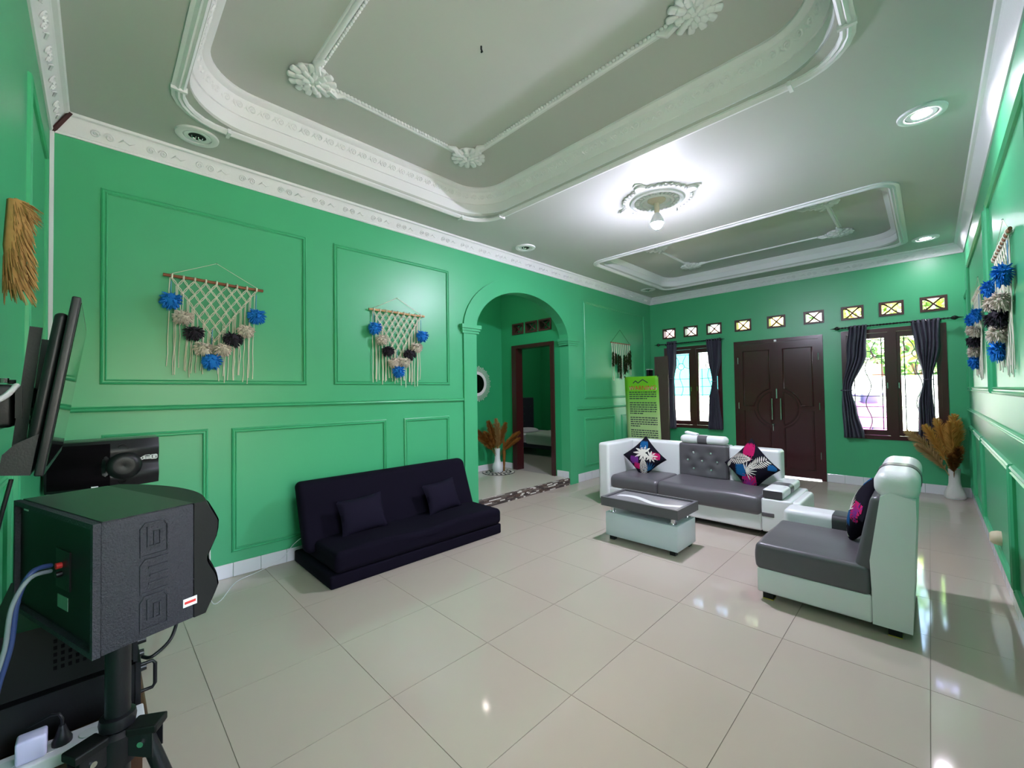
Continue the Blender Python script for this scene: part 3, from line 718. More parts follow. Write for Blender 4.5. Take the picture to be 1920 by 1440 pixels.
def fill_lamp(x, y, e, label):
    o = thing('fill_lamp', label, 'lamp', (x, y, H), 0)
    MB().lathe([(.11, 0), (.115, -.012), (.10, -.02), (.001, -.02)], (0, 0, 0), 24).build('base', WHITE, o, 40)
    MB().lathe([(.10, -.02), (.098, -.04), (.06, -.065), (.001, -.075)], (0, 0, 0), 24).build('diffuser', emis('fill_diffuser', (255, 244, 236), e), o, 60)
fill_lamp(4.3, .85, 26.0, 'added unseen ceiling fill lamp in the hall behind the arch')  # unseen lamp added to brighten the hall
fill_lamp(6.9, 1.5, 40.0, 'added unseen ceiling fill lamp in the bedroom')  # unseen lamp added to lift the dark bedroom
med = thing('ceiling_medallion', 'white carved plaster medallion around the bulb', 'medallion', (4.07, -2.15, H))
pts = []
for i in range(64):
    t = 2*PI*i/64; r = .315+.012*(1 if i % 2 else -1)
    c = max(abs(math.cos(2*t)) if False else 0, 0)
    q = (t % (PI/2)); q = min(q, PI/2-q); r += .12*max(0, 1-q/.22)
    pts.append((r*math.cos(t), r*math.sin(t)))
MB().prism(pts, lambda a, b, d: (a, b, d), -.010, 0).build('scalloped_back', mat('grey_white_plaster', (196, 196, 190), .6), med)
MB().lathe([(.001, 0), (.30, 0), (.30, -.014), (.285, -.022), (.262, -.014), (.252, -.016), (.245, -.030), (.225, -.036), (.205, -.020), (.165, -.016), (.155, -.030), (.135, -.036), (.12, -.020), (.085, -.018), (.001, -.018)], (0, 0, -.006), 48).build('ring_relief', PLASTER, med, 30)
lm = MB().rbox(-.013, -.022, -.010, .013, .022, .006, .009, 2).mesh('petal_relief', PLASTER, 60)
for rr, nn, z in ((.300, 40, -.016), (.185, 28, -.028)):
    for i in range(nn):
        t = 2*PI*i/nn; link('petal_relief', lm, med, (rr*math.cos(t), rr*math.sin(t), z), (0, 0, t-PI/2))
for i in range(4):
    t = PI/2*i; MB().lathe([(.05, 0), (.046, -.02), (.02, -.028), (.001, -.03)], (.335*math.cos(t), .335*math.sin(t), -.008), 12).build('corner_shell', PLASTER, med, 50)
bu = thing('light_bulb', 'lit white bulb hanging from the ceiling medallion', 'bulb', (4.045, -2.16, 3.06))
MB().lathe([(.001, .0), (.085, .222), (.085, .21), (.055, .19), (.026, .182), (.024, .11), (.020, .075), (.001, .07)][1:], (0, 0, 0), 20).build('socket', mat('beige_socket', (214, 196, 176), .5), bu, 40)
MB().lathe([(.004, -.066), (.028, -.058), (.044, -.042), (.053, -.026), (.058, -.0125), (.050, -.010)], (0, 0, 0), 24).build('bulb_globe', BULBM, bu, 60)
MB().lathe([(.055, -.0115), (.062, -.013), (.0635, .002), (.044, .055), (.026, .085), (.020, .09), (.001, .09)], (0, 0, 0), 24).build('bulb_housing', WHITE, bu, 50)  # rim drawn low to block the bulb's light towards the ceiling
tag(MB().tube([(0, 0, .0), (0, 0, -.02), (.008, 0, -.03), (.0, 0, -.036)], .006, 6).build('ceiling_hook', IRON, None, 50), 'tiny black hook in the middle of the large ceiling tray', 'hook').location = (1.874, -2.10, 3.55)

# ------------------------------------------------------------------ sofa bed
sb = thing('sofa_bed', 'dark navy suede sofa bed against the long wall', 'sofa', (2.31, -.45, 0))
MB().rbox(-.865, -.385, .0, .86, .41, .098, .015, 2).build('base', NAVY, sb, 40)
sag = lambda v: (v.x, v.y, v.z-.012*math.cos(v.x*7)*(1 if v.z > .2 else 0))
MB().rbox(-.83, -.395, .098, .862, .26, .265, .045, 4, fn=sag, mid=12).build('seat', NAVY, sb, 60)
shear = lambda v: (v.x, v.y+(v.z-.22)*.38, v.z)
MB().rbox(-.90, .03, .16, .86, .155, .705, .05, 4, fn=shear, mid=4).build('backrest', NAVY, sb, 60)
def cush(name, m, a, b, th, M4, label, cat, group=None, parent=None):
    def surf(sg):
        def fn(u, v):
            p, q = 2*u-1, 2*v-1
            x = a*p*(1-.09*(1-q*q)*abs(p)); y = b*q*(1-.09*(1-p*p)*abs(q))
            z = sg*th*max(0, (1-p**4))**.5*max(0, (1-q**4))**.5*(.75+.25*(1-p*p)*(1-q*q))
            return (x, y, z)
        return fn
    o = thing(name, label, cat, (0, 0, 0), 0, group); o.matrix_world = M4
    mb = MB(); mb.grid(surf(1), 18, 18); mb.grid(surf(-1), 18, 18); mb.build('cover', m, o, 70)
    return o, surf(1)
def frame_m(pos, xd, nd):
    x = Vector(xd).normalized(); n = Vector(nd); n = (n-x*n.dot(x)).normalized(); y = n.cross(x)
    M4 = Matrix(((x.x, y.x, n.x), (x.y, y.y, n.y), (x.z, y.z, n.z))).to_4x4(); M4.translation = pos; return M4
cush('dark_cushion', NAVYL, .205, .155, .055, frame_m((1.86, -.475, .405), (1, -.02, .05), (0, -.92, .36)), 'dark navy cushion on the left half of the sofa bed', 'cushion', 'dark cushions on the sofa bed')
cush('dark_cushion', NAVYL, .205, .155, .055, frame_m((2.70, -.465, .405), (1, .08, .06), (0, -.92, .36)), 'dark navy cushion on the right half of the sofa bed', 'cushion', 'dark cushions on the sofa bed')

# ------------------------------------------------------------------ corner sofa
cs = thing('corner_sofa', 'white and grey leatherette sofa with tufted centre and headrest', 'sofa', (5.15, -2.0, 0))
C = lambda x, y: (x-5.15, y+2.0)
def rb(par, name, m, x0, y0, z0, x1, y1, z1, r=.03, k=3, fn=None, mid=3, c=C, sm=60):
    a = c(x0, y0); b = c(x1, y1); return MB().rbox(a[0], a[1], z0, b[0], b[1], z1, r, k, fn, mid).build(name, m, par, sm)
rb(cs, 'plinth', BLACKM, 4.87, -1.0, .035, 5.5, -3.0, .065, .005, 1)
rb(cs, 'front_skirt', WLEATHER, 4.79, -1.10, .062, 5.45, -2.795, .24, .02, 3, fn=lambda v: (v.x-.006*math.sin(v.y*9+1)*math.sin(v.z*14), v.y, v.z), mid=14)
puff = lambda v: (v.x-.012*max(0, math.sin((v.z-.2)/.2*PI)), v.y, v.z)
rb(cs, 'seat_cushion', GLEATHER, 4.80, -1.105, .215, 5.42, -1.735, .395, .055, 4, puff, 6)
rb(cs, 'seat_cushion', GLEATHER, 4.765, -1.74, .205, 5.42, -2.795, .40, .05, 4, lambda v: (v.x-.012*max(0, math.sin((v.z-.2)/.2*PI)), v.y, v.z+.006*math.sin(v.y*9)*(1 if v.z > .3 else 0)), 10)
rb(cs, 'side_back', WLEATHER, 4.77, -.955, .065, 5.56, -1.11, .785, .035, 4)
rb(cs, 'back_panel', WLEATHER, 5.39, -1.02, .065, 5.57, -1.755, .785, .035, 4)
rb(cs, 'back_panel', WLEATHER, 5.39, -2.315, .065, 5.57, -2.835, .78, .035, 4)
rb(cs, 'back_panel', WLEATHER, 5.46, -1.755, .065, 5.58, -2.315, .78, .02, 2)
BTN = [(-1.93, .68), (-2.13, .68), (-1.86, .585), (-2.03, .585), (-2.20, .585), (-1.93, .485), (-2.13, .485)]
def tuft(v):
    y, z = v.y-2.0, v.z; d = 0
    if v.x < .22:
        for by, bz in BTN: d += .022*math.exp(-((y-by)**2+(z-bz)**2)/.0016)
    return (v.x+d, v.y, v.z)
tb = rb(cs, 'tufted_back', GLEATHER, 5.35, -1.752, .385, 5.47, -2.312, .79, .03, 3, tuft, 26)
for by, bz in BTN: MB().lathe([(.016, 0), (.014, -.008), (.006, -.013), (.001, -.014)], (5.365-5.15, by+2.0, bz), 8, 'x').build('crystal_button', CHROME, tb)
hr = rb(cs, 'headrest', WLEATHER, 5.35, -1.765, .785, 5.50, -2.30, .885, .045, 4)
def band(par, name, m, axis, e0, e1, p0, q0, p1, q1, r, c):
    # strip wrapped round a padded roll: rounded profile extruded along one axis (world coordinates)
    ox, oy = c(0, 0)
    if axis == 'y': t3 = lambda a, b, d: (a+ox, d+oy, b)
    else: t3 = lambda a, b, d: (d+ox, a+oy, b)
    return MB().prism(rrect(p0, q0, p1, q1, r, 6), t3, e0, e1).build(name, m, par, 40)
band(hr, 'grey_band', GLEATHER, 'y', -2.09, -1.98, 5.346, .781, 5.504, .889, .048, C)
# right arm
rb(cs, 'arm_base', WLEATHER, 4.775, -2.795, .065, 5.52, -3.05, .385, .02, 3)
rb(cs, 'arm_ledge', WLEATHER, 4.80, -3.03, .075, 5.43, -3.115, .378, .035, 4)
ac = rb(cs, 'arm_cushion', WLEATHER, 4.785, -2.80, .385, 5.51, -2.985, .475, .035, 4)
a, b = C(4.780, -2.812), C(4.79, -2.972); MB().box(a[0], a[1], .392, b[0], b[1], .462).build('grey_end', DLEATHER, ac)
band(ac, 'grey_band', GLEATHER, 'x', 5.06, 5.19, -2.989, .386, -2.796, .4785, .037, C)
rb(cs, 'grey_inlay', GLEATHER, 4.770, -2.80, .212, 4.785, -2.905, .252, .007, 2)
for x in (4.86, 5.48):
    for y in (-1.03, -2.0, -2.95):
        a = C(x, y); MB().box(a[0]-.035, a[1]-.035, 0, a[0]+.035, a[1]+.035, .06).build('foot', BLACKP, cs)

# leaf prints on cushions
def leafprint(surf, a, b, th, parent, kind, cx, cy, ang, size, m):
    mb = MB(); ca, sa = math.cos(ang), math.sin(ang)
    def P(l, t):
        p = cx+(l*ca-t*sa)*size; q = cy+(l*sa+t*ca)*size
        p = max(-.97, min(.97, p)); q = max(-.97, min(.97, q))
        x, y, z = surf((p+1)/2, (q+1)/2); return (x, y, z+.0016)
    def strip(l0, t0, l1, t1, w):
        n = 3; dl, dt = l1-l0, t1-t0; ln = math.hypot(dl, dt) or 1; nx, ny = -dt/ln, dl/ln; pts = []
        for i in range(n+1):
            s = i/n; ww = w*math.sin(PI*(.12+.80*s)); pts += [P(l0+dl*s+nx*ww, t0+dt*s+ny*ww), P(l0+dl*s-nx*ww, t0+dt*s-ny*ww)]
        mb.add(pts, [(2*i, 2*i+1, 2*i+3, 2*i+2) for i in range(n)])
    if kind == 'fern':
        strip(-.5, 0, .5, 0, .016)
        for i in range(11):
            l = -.42+.085*i; w = .26*math.sin(PI*(i+1.5)/14)
            for sg in (-1, 1): strip(l, sg*.01, l+.12, sg*w, .024)
    elif kind == 'monstera':
        for i in range(9):
            t = -2.3+4.6*i/8; r = .5-.1*abs(t)/2.3
            strip(-.2, 0, -.2+r*1.25*math.cos(t), r*math.sin(t), .070)
    elif kind == 'palm':
        for i in range(9):
            t = -1.5+3.0*i/8; strip(-.3, 0, -.3+.72*math.cos(t), .6*math.sin(t), .035)
    else:   # solid blotch behind leaves
        for i in range(6): strip(-.5, -.4+.16*i, .5, -.4+.16*i, .13)
    mb.build('leaf_print', m, parent, None, False)
def printed(M4, label, layout, hw=.185):
    o, sf = cush('printed_cushion', CUSHB, hw, hw, .065, M4, label, 'cushion', 'black tropical print cushions')
    for kd, cx, cy, an, sz, m in layout: leafprint(sf, hw, hw, .065, o, kd, cx, cy, an, sz, m)
LA = [('blotch', .55, .60, .8, .55, PRB), ('blotch', .68, -.45, .8, .5, PRP), ('blotch', -.6, .25, .8, .55, PRV), ('blotch', -.72, -.15, .7, .4, PRP),
      ('monstera', .05, .35, 2.4, 1.15, PRW), ('monstera', .45, -.38, -1.2, .85, PRW), ('fern', -.35, -.40, -2.2, 1.1, PRW), ('palm', -.15, -.72, 1.2, .75, PRB)]
LB = [('blotch', .6, .62, .8, .62, PRP), ('palm', .55, .55, 2.2, .8, PRP), ('blotch', -.45, .1, 2.3, .6, PRB), ('blotch', -.55, -.6, .7, .75, PRP), ('palm', -.55, -.6, .8, .8, PRV),
      ('fern', -.02, .52, 2.4, 1.25, PRW), ('fern', .5, -.22, -.25, 1.15, PRW), ('palm', -.02, -.2, -.4, .8, PRW), ('fern', -.8, .75, .3, .4, PRW), ('blotch', .85, -.75, .7, .35, PRB)]
r45 = .7071
printed(frame_m((5.20, -1.37, .585), (.28, -.66, .62), (-.74, -.50, .40)), 'leaf print cushion leaning in the left corner of the white sofa', LA, .195)
printed(frame_m((5.27, -2.58, .60), (-.12, -.70, .70), (-.93, .0, .30)), 'leaf print cushion with magenta top corner on the sofa right end', LB, .215)

# ------------------------------------------------------------------ armchair (faces the long wall)
ach = thing('armchair', 'white and grey leatherette armchair with rolled headrest at right', 'armchair', (3.86, -3.5, 0))
A_ = lambda x, y: (x-3.86, y+3.5)
X0, X1 = 3.44, 4.36
rb(ach, 'base', WLEATHER, X0, -3.105, .055, X1, -3.704, .215, .012, 2, c=A_)
seatfn = lambda v: (v.x, v.y+.010*math.sin((v.z-.2)/.18*PI)*(1 if v.y > .3 else 0), v.z-.004*math.sin(v.x*11)*(1 if v.z > .33 else 0))
rb(ach, 'seat', GLEATHER, X0-.004, -3.10, .205, X1-.22, -3.70, .388, .03, 4, seatfn, 8, c=A_)
# back body: side profile in y,z
prof = [(-3.705, .055), (-3.705, .22), (-3.70, .42), (-3.755, .80), (-3.80, .83), (-3.905, .80), (-3.905, .70), (-3.875, .055)]
MB().prism([(y+3.5, z) for y, z in prof], lambda a, b, d: (d, a, b), X0-3.86, X1-3.86).build('back_body', WLEATHER, ach, 30)
bk = lambda v: (v.x, v.y-(v.z-.36)*.20, v.z)
rb(ach, 'back_cushion', GLEATHER, X0+.005, -3.625, .345, X1-.02, -3.715, .80, .035, 4, bk, 6, c=A_)
hr = rb(ach, 'headrest', WLEATHER, X0+.005, -3.725, .785, X1-.03, -3.925, .945, .068, 5, c=A_)
band(hr, 'grey_band', GLEATHER, 'x', 3.76, 3.87, -3.929, .781, -3.721, .949, .071, A_)
am = rb(ach, 'arm', WLEATHER, X1-.225, -3.115, .215, X1, -3.72, .475, .04, 4, c=A_)
band(am, 'grey_sleeve', DLEATHER, 'y', -3.66, -3.43, X1-.229, .22, X1+.004, .479, .043, A_)
for x in (X0+.07, X1-.07):
    for y in (-3.16, -3.80):
        a = A_(x, y); f = MB().box(a[0]-.035, a[1]-.03, .0, a[0]+.035, a[1]+.03, .06).build('foot', BLACKP, ach)
        MB().box(a[0]-.036, a[1]-.031, 0, a[0]+.036, a[1]+.031, .006).build('foot_pad', BRASSY, f)
printed(frame_m((3.92, -3.632, .605), (.66, -.14, .70), (-.10, .95, .30)), 'leaf print cushion standing in the armchair seen edge on', LB, .18)

# ------------------------------------------------------------------ coffee table
ct = thing('coffee_table', 'low white box coffee table with grey tray top and chrome posts', 'table', (3.94, -2.07, 0))
B_ = lambda x, y: (x-3.94, y+2.07)
def bx(par, name, m, x0, y0, z0, x1, y1, z1, c): a = c(x0, y0); b = c(x1, y1); return MB().box(a[0], a[1], z0, b[0], b[1], z1).build(name, m, par)
rb(ct, 'box_base', TABLEW, 3.755, -1.705, .04, 4.145, -2.415, .262, .004, 1, c=B_, sm=30)
for x in (3.80, 4.10):
    for y in (-1.76, -2.36):
        a = B_(x, y); MB().box(a[0]-.025, a[1]-.025, 0, a[0]+.025, a[1]+.025, .04).build('foot', BLACKP, ct)
        p = MB().cyl((a[0], a[1], .262), (a[0], a[1], .335), .019, n=20).build('post', CHROME, ct, 40)
        MB().cyl((a[0], a[1], .2625), (a[0], a[1], .270), .030, n=20).build('post_flange', CHROME, p, 40)
tx0, tx1, ty0, ty1 = 3.715, 4.16, -2.44, -1.68
bx(ct, 'tabletop', GREYWOOD, tx0+.02, ty0+.02, .335, tx1-.02, ty1-.02, .395, B_)
a0 = B_(tx0, ty0); a1 = B_(tx1, ty1)
MB().sweep([a0, (a1[0], a0[1]), a1, (a0[0], a1[1])], [(0, .33), (.026, .33), (.026, .412), (0, .412)], to_c).build('tray_frame', GREYFR, ct)
wv = MB(); nn = 24
for i in range(nn):
    def q(i): y = ty1-.06-(ty1-ty0-.12)*i/nn; xc = (tx0+tx1)/2-.02+.055*math.sin(2*PI*i/nn*1.0+.3); return xc, y
    (xa, ya), (xb, yb) = q(i), q(i+1); h0, h1 = .035, .035
    pts = [B_(xa-h0, ya), B_(xa+h0, ya), B_(xb+h1, yb), B_(xb-h1, yb)]
    wv.add([(p[0], p[1], .3958) for p in pts], [(0, 1, 2, 3)])
wv.build('white_wave', WHITEWAVE, ct)

# small pack on the sofa back
tag(MB().rbox(-.04, -.075, 0, .04, .075, .03, .012, 2, fn=lambda v: (v.x, v.y, v.z+.012*math.sin(v.y*30))).build('tissue_pack', WHITE, None, 50), 'small crumpled white tissue pack on the sofa headrest', 'tissue pack').location = (5.425, -1.89, .888)

# ------------------------------------------------------------------ warning banner
bn = thing('banner_stand', 'lime green standing banner headed WARNING behind the sofa', 'banner', (7.05, -.42, 0), 0)
Bt = lambda a, b, d: (-d, a, b)
def bann(u, v):   # slight lean and curl
    return (.0+.10*(1-v)-.10, .315-.63*u, .10+1.59*v)
ban = MB().grid(bann, 8, 24).build('vinyl_sheet', LIME, bn, 60)
md = ban.modifiers.new('thick', 'SOLIDIFY'); md.thickness = .003
m = ban.data.materials[0].copy(); ban.data.materials[0] = m; m.name = 'lime_gradient_vinyl'
t = m.node_tree; p = t.nodes['Principled BSDF']; tc = t.nodes.new('ShaderNodeTexCoord'); sx = t.nodes.new('ShaderNodeSeparateXYZ'); mr = t.nodes.new('ShaderNodeMapRange'); mx = t.nodes.new('ShaderNodeMix'); mx.data_type = 'RGBA'
mr.inputs[1].default_value = .9; mr.inputs[2].default_value = 1.45; mx.inputs['A'].default_value = lin((190, 214, 150)); mx.inputs['B'].default_value = lin((118, 200, 36))
t.links.new(tc.outputs['Object'], sx.inputs[0]); t.links.new(sx.outputs['Z'], mr.inputs[0]); t.links.new(mr.outputs[0], mx.inputs['Factor']); t.links.new(mx.outputs['Result'], p.inputs['Base Color'])
def bpos(a, z): v = (z-.10)/1.59; return (.10*(1-v)-.10-.004, a, z)
ti = txt_mesh('WARNING', .105, REDINK, .0005); ti2 = txt_mesh('WARNING', .105, WLOGO, .0003)
for mm, dx, sc in ((ti2, .0, 1.03), (ti, -.0015, 1.0)):
    o = link('title_print', mm, ban); Mx = Matrix(((0, 0, -1), (-1, 0, 0), (0, 1, 0))).to_4x4(); p0 = bpos(-.02, 1.485); Mx.translation = (p0[0]+dx, p0[1], p0[2])
    if mm is ti2:
        cu = None
    o.matrix_local = Mx @ Matrix.Diagonal((sc, sc*1.05, 1, 1))
roof = MB(); 
for a0, z0, a1, z1 in ((.155, 1.575, .105, 1.615), (.105, 1.615, .06, 1.575), (.06, 1.575, -.03, 1.635), (-.03, 1.635, -.125, 1.575)):
    roof.bar(bpos(a0, z0), bpos(a1, z1), .016, .002, (1, 0, 0))
roof.build('roof_logo', INK, ban)
tl = MB(); rnd = random.Random(3); z = 1.415
for para, nlines in ((0, 4), (1, 6), (2, 5), (3, 9), (4, 1)):
    for ln in range(nlines):
        a = .24-.0*rnd.random(); end = -.255 if ln < nlines-1 else -.255+.42*rnd.random()
        if para == 4: a = .05
        while a > end:
            wl = .02+.05*rnd.random(); e = max(end-.01, a-wl)
            tl.bar(bpos(a, z), bpos(e, z), .017, .0012, (1, 0, 0)); a = e-.010
        z -= .0375
    z -= .036
tl.build('text_lines', INK, ban)['kind'] = 'stuff'
MB().tube([(.0, -.31, .10), (.03, 0, .8), (-.1, .31, 1.69)], .006, 6).build('pole', BLACKP, bn, 50); MB().tube([(.0, .31, .10), (.03, 0, .8), (-.1, -.31, 1.69)], .006, 6).build('pole', BLACKP, bn, 50)
for sg in (-1, 1):
    MB().lathe([(.012, -.01), (.012, .012), (.004, .02)], (-.1, sg*.312, 1.69), 8).build('hook', BLACKP, bn, 40)
    MB().tube([(.02, sg*.05, .7), (.25, sg*.12, .0)], .008, 6).build('stand_leg', BLACKP, bn, 50)
    MB().tube([(.0, sg*.31, .12), (-.06, sg*.33, .0)], .008, 6).build('stand_leg', BLACKP, bn, 50)

# brown board and meter box
bd = thing('wooden_board', 'tall grey brown slatted board leaning behind the banner', 'board', (7.99, -.31, 0))
MB().box(-.012, -.135, 0, .012, .135, 2.10).build('panel', BOARD, bd)
for i in range(14): MB().box(-.018, -.13, .75+.075*i, -.012, .13, .81+.075*i).build('slat', BOARD, bd)
for sg in (-1, 1): MB().box(-.022, sg*.105, 0, -.012, sg*.135, 2.10).build('stile', BOARD, bd)
mb_ = thing('meter_box', 'small black meter box on the long wall by the far corner', 'meter box', (8.06, 0, 1.70))
MB().rbox(-.09, -.05, 0, .09, 0, .155, .01, 2).build('case', BLACKP, mb_, 40); MB().box(-.10, -.055, .155, .10, 0, .17).build('top_plate', WHITE, mb_)

# ------------------------------------------------------------------ macrame hangings
def rib(mb, p, d, ln, w, droop, nr=2):
    # thin drooping strand as a 3-sided tube
    P = [Vector(p)]; d = Vector(d).normalized()
    for i in range(nr): P.append(P[-1]+d*ln/nr); d = (d+Vector((0, 0, -droop))).normalized()
    mb.tube(P, [w]*(nr)+[w*.4], 3, caps=False)
def pompom(m, r, seed, sy=1.0):
    rn = random.Random(seed); mb = MB()
    mb.lathe([(.001, -r*.75*sy), (r*.5, -r*.55*sy), (r*.72, 0), (r*.5, r*.5*sy), (.001, r*.7*sy)], (0, 0, 0), 10)
    for i in range(150):
        a = rn.random()*2*PI; z = rn.uniform(-.9, .75); q = math.sqrt(max(0, 1-z*z))
        dv = Vector((q*math.cos(a), q*math.sin(a)*.8, z*sy))
        rib(mb, dv*r*.45, dv+Vector((rn.uniform(-.3, .3), rn.uniform(-.3, .3), rn.uniform(-.5, .1))), r*rn.uniform(.55, .78), r*.085, .35)
    return mb.mesh('pompom', m, 60)
PM = {('b', s): pompom(YARNB, .064, 10+s, 1.25) for s in range(2)}
PM.update({('w', s): pompom(YARNW, .062, 20+s) for s in range(2)}); PM.update({('k', s): pompom(YARNK, .066, 30+s) for s in range(2)})
def macrame(name, label, wood, rows=8, cordr=.0036, net_h=.40, seed=1, group='macrame wall hangings'):
    # local: x along dowel (centre 0), y toward room negative, z relative to dowel
    o = thing(name, label, 'macrame', (0, 0, 0), 0, group); rn = random.Random(seed); hw = .325
    MB().tube([(-hw, -.022, 0), (-hw*.4, -.022, .003), (hw*.4, -.022, -.002), (hw, -.022, 0)], .0115, 10).build('dowel', wood, o, 60)
    MB().tube([(-hw+.04, -.022, .012), (0, -.006, .16), (hw-.04, -.022, .012)], .0022, 5).build('hanging_string', CORD, o, 60)
    MB().lathe([(.004, 0), (.006, -.004), (.001, -.012)], (0, -.001, .162), 8, 'y').build('nail', STEEL, o)
    nx = 9; x0 = -hw+.05; dx = (2*hw-.10)/(nx-1); dz = net_h/rows
    lpm = MB().tube([(0, .014*math.cos(2*PI*j/10), .014*math.sin(2*PI*j/10)) for j in range(10)], .0065, 5, closed=True).mesh('cord_loop', CORD, 60)
    for i in range(nx): link('cord_loop', lpm, o, (x0+dx*i, -.022, 0))
    net = MB()
    def kn(r, i): return Vector((x0+dx*(i+.5*r)+rn.uniform(-.003, .003)*(r > 0), -.020, -.014-dz*r*(1+.015*r)+rn.uniform(-.004, .004)*(r > 0)))
    K = [[kn(r, i) for i in range(nx-r)] for r in range(rows+1)]
    for r in range(rows):
        for i in range(nx-r):
            for j in (i-1, i):
                if 0 <= j < nx-r-1:
                    a, b = K[r][i], K[r+1][j]; pr = Vector(((b-a).z, 0, -(b-a).x)).normalized()*cordr*1.15
                    mid = (a+b)/2+Vector((0, -.004, 0))
                    for sg in (-1, 1): net.tube([a+pr*sg*.6, mid+pr*sg*1.3, b+pr*sg*.6], cordr*.8, 4)
    for r in range(1, rows+1):
        for i in range(nx-r): net.lathe([(.001, -.008), (.006, -.004), (.007, .002), (.001, .008)], K[r][i], 6)
    net.build('knotted_net', CORD, o, 60)
    # fringe cords hanging from both edges of the triangle
    for r in range(0, rows+1):
        for side in (0, -1):
            if r == rows and side == -1: continue
            kx = K[r][side]; nc = (1, 2, 1, 2, 2, 1, 2, 2, 2)[r]
            for c in range(nc):
                ln = -.70+.035*r*0+rn.uniform(-.06, .03)-(.03 if side == -1 else 0)
                x = kx.x+(c-1)*.009; pts = [(x, -.018, kx.z)]; st = 7
                for s in range(1, st+1): pts.append((x+rn.uniform(-.004, .004)+(.012 if c == 2 else 0)*s/st, -.016+rn.uniform(-.003, .003), kx.z+(ln-kx.z)*s/st))
                MB().tube(pts, cordr*.95, 5).build('fringe_cord', CORD, o, 60)
    for c, x, z in (('b', -.277, -.19), ('w', -.205, -.30), ('k', -.135, -.41), ('w', -.075, -.525), ('b', -.018, -.62), ('w', .05, -.52), ('k', .115, -.435), ('w', .20, -.355), ('b', .275, -.225)):
        pm = link('pompom', PM[(c, rn.randint(0, 1))], o, (x, -.058, z), (0, 0, rn.uniform(-.4, .4)), (1, .9, 1))
        MB().tube([(x, -.03, min(-.01, z+.05)), (x, -.03, min(-.005, -.014-(1-abs(x)/.30)*net_h*.95))], .003, 4).build('tassel_cord', CORDB if c == 'b' else CORD, o, 60)
    return o
m1 = macrame('macrame_hanging', 'large macrame with reddish dowel and pompoms in the leftmost wall panel', WOODD, seed=1); m1.location = (.888, 0, 2.335); m1.rotation_euler = (0, math.radians(1.6), 0)
m2 = macrame('macrame_hanging', 'macrame with pale dowel and pompoms left of the arch', WOODL, seed=2, net_h=.42, cordr=.0044); m2.location = (2.477, 0, 2.30)
m3 = copy_tree(m1); m3['label'] = 'macrame with blue pompoms nearest on the right wall'; m3.location = (4.30, -W, 2.318); m3.rotation_euler = (0, 0, PI); m3.scale = (1.35, .8, 1.06)
m4 = copy_tree(m2); m4['label'] = 'macrame with blue pompoms farther along the right wall'; m4.location = (6.25, -W, 2.318); m4.rotation_euler = (0, 0, PI); m4.scale = (1.3, .8, 1.05)
# olive feather hanging
m5 = thing('feather_hanging', 'small macrame with dark olive feather tassels right of the arch', 'macrame', (6.985, 0, 2.305), 0, 'macrame wall hangings')
MB().tube([(-.34, -.02, 0), (.34, -.02, .0)], .010, 8).build('dowel', WOODD, m5, 60)
MB().tube([(-.32, -.02, .008), (0, -.006, .25), (.32, -.02, .008)], .0028, 5).build('hanging_string', YARNO, m5, 60)
rn = random.Random(9)
for i in range(10):
    x = -.30+.60*i/9
    MB().tube([(x, -.02, .01), (x+.004, -.024, -.15), (x-.004, -.02, -.33-.25*rn.random())], .0085, 5).build('cord', CORD, m5, 60)
for x, z0, z1 in ((-.29, -.16, -.40), (-.20, -.18, -.36), (-.11, -.20, -.50), (-.04, -.22, -.62), (.10, -.20, -.54), (.17, -.20, -.50), (.25, -.14, -.36), (.31, -.10, -.44)):
    fe = MB(); fe.tube([(x, -.03, z0), (x, -.03, z1)], .004, 4)
    for k in range(40):
        z = z0+(z1-z0)*k/40
        for sg in (-1, 1): rib(fe, (x, -.03, z), (sg*.8, rn.uniform(-.5, .2), -1.0), .055, .0055, .5, 2)
    fe.build('feather_tassel', YARNO, m5, 60)
for x, zz in ((-.30, -.66), (-.02, -.62), (.30, -.55)): MB().tube([(x, -.02, -.3), (x+.01, -.02, zz), (x+.05, -.02, zz-.02), (x+.06, -.02, -.35)], .004, 4).build('loop_cord', CORD, m5, 60)

# ------------------------------------------------------------------ dried grass on the TV wall
sw = thing('grass_bundle', 'tied bundle of dried tan grass hanging on the television wall', 'dried grass', (.040, -1.90, 1.79))
rn = random.Random(5); g = MB()
for i in range(420):
    s = rn.random(); a = rn.uniform(0, 2*PI); r = .026+.006*math.sin(s*6)
    p = (r*math.cos(a)*(1.0)-.004+.006*s, r*.9*math.sin(a), .335*s)
    rib(g, p, (.25*math.cos(a)+.25, .25*math.sin(a)-.1, -1.0), rn.uniform(.04, .07), .0026, .1, 2)
for i in range(120):
    a = rn.uniform(-.6, .6); rib(g, (rn.uniform(-.02, .02), rn.uniform(-.02, .02), .335-rn.random()*.05), (1.0, a, rn.uniform(-.9, -.3)), rn.uniform(.03, .07), .0025, .35, 2)
g.build('grass_strands', STRAW, sw, None, False)['kind'] = 'stuff'; sw.scale = (.85, .85, .88)
MB().tube([(.0, 0, -.0), (-.006, .0, .16), (.0, 0, .33)], [.024, .030, .028], 8).build('core', STRAW, sw, 60)

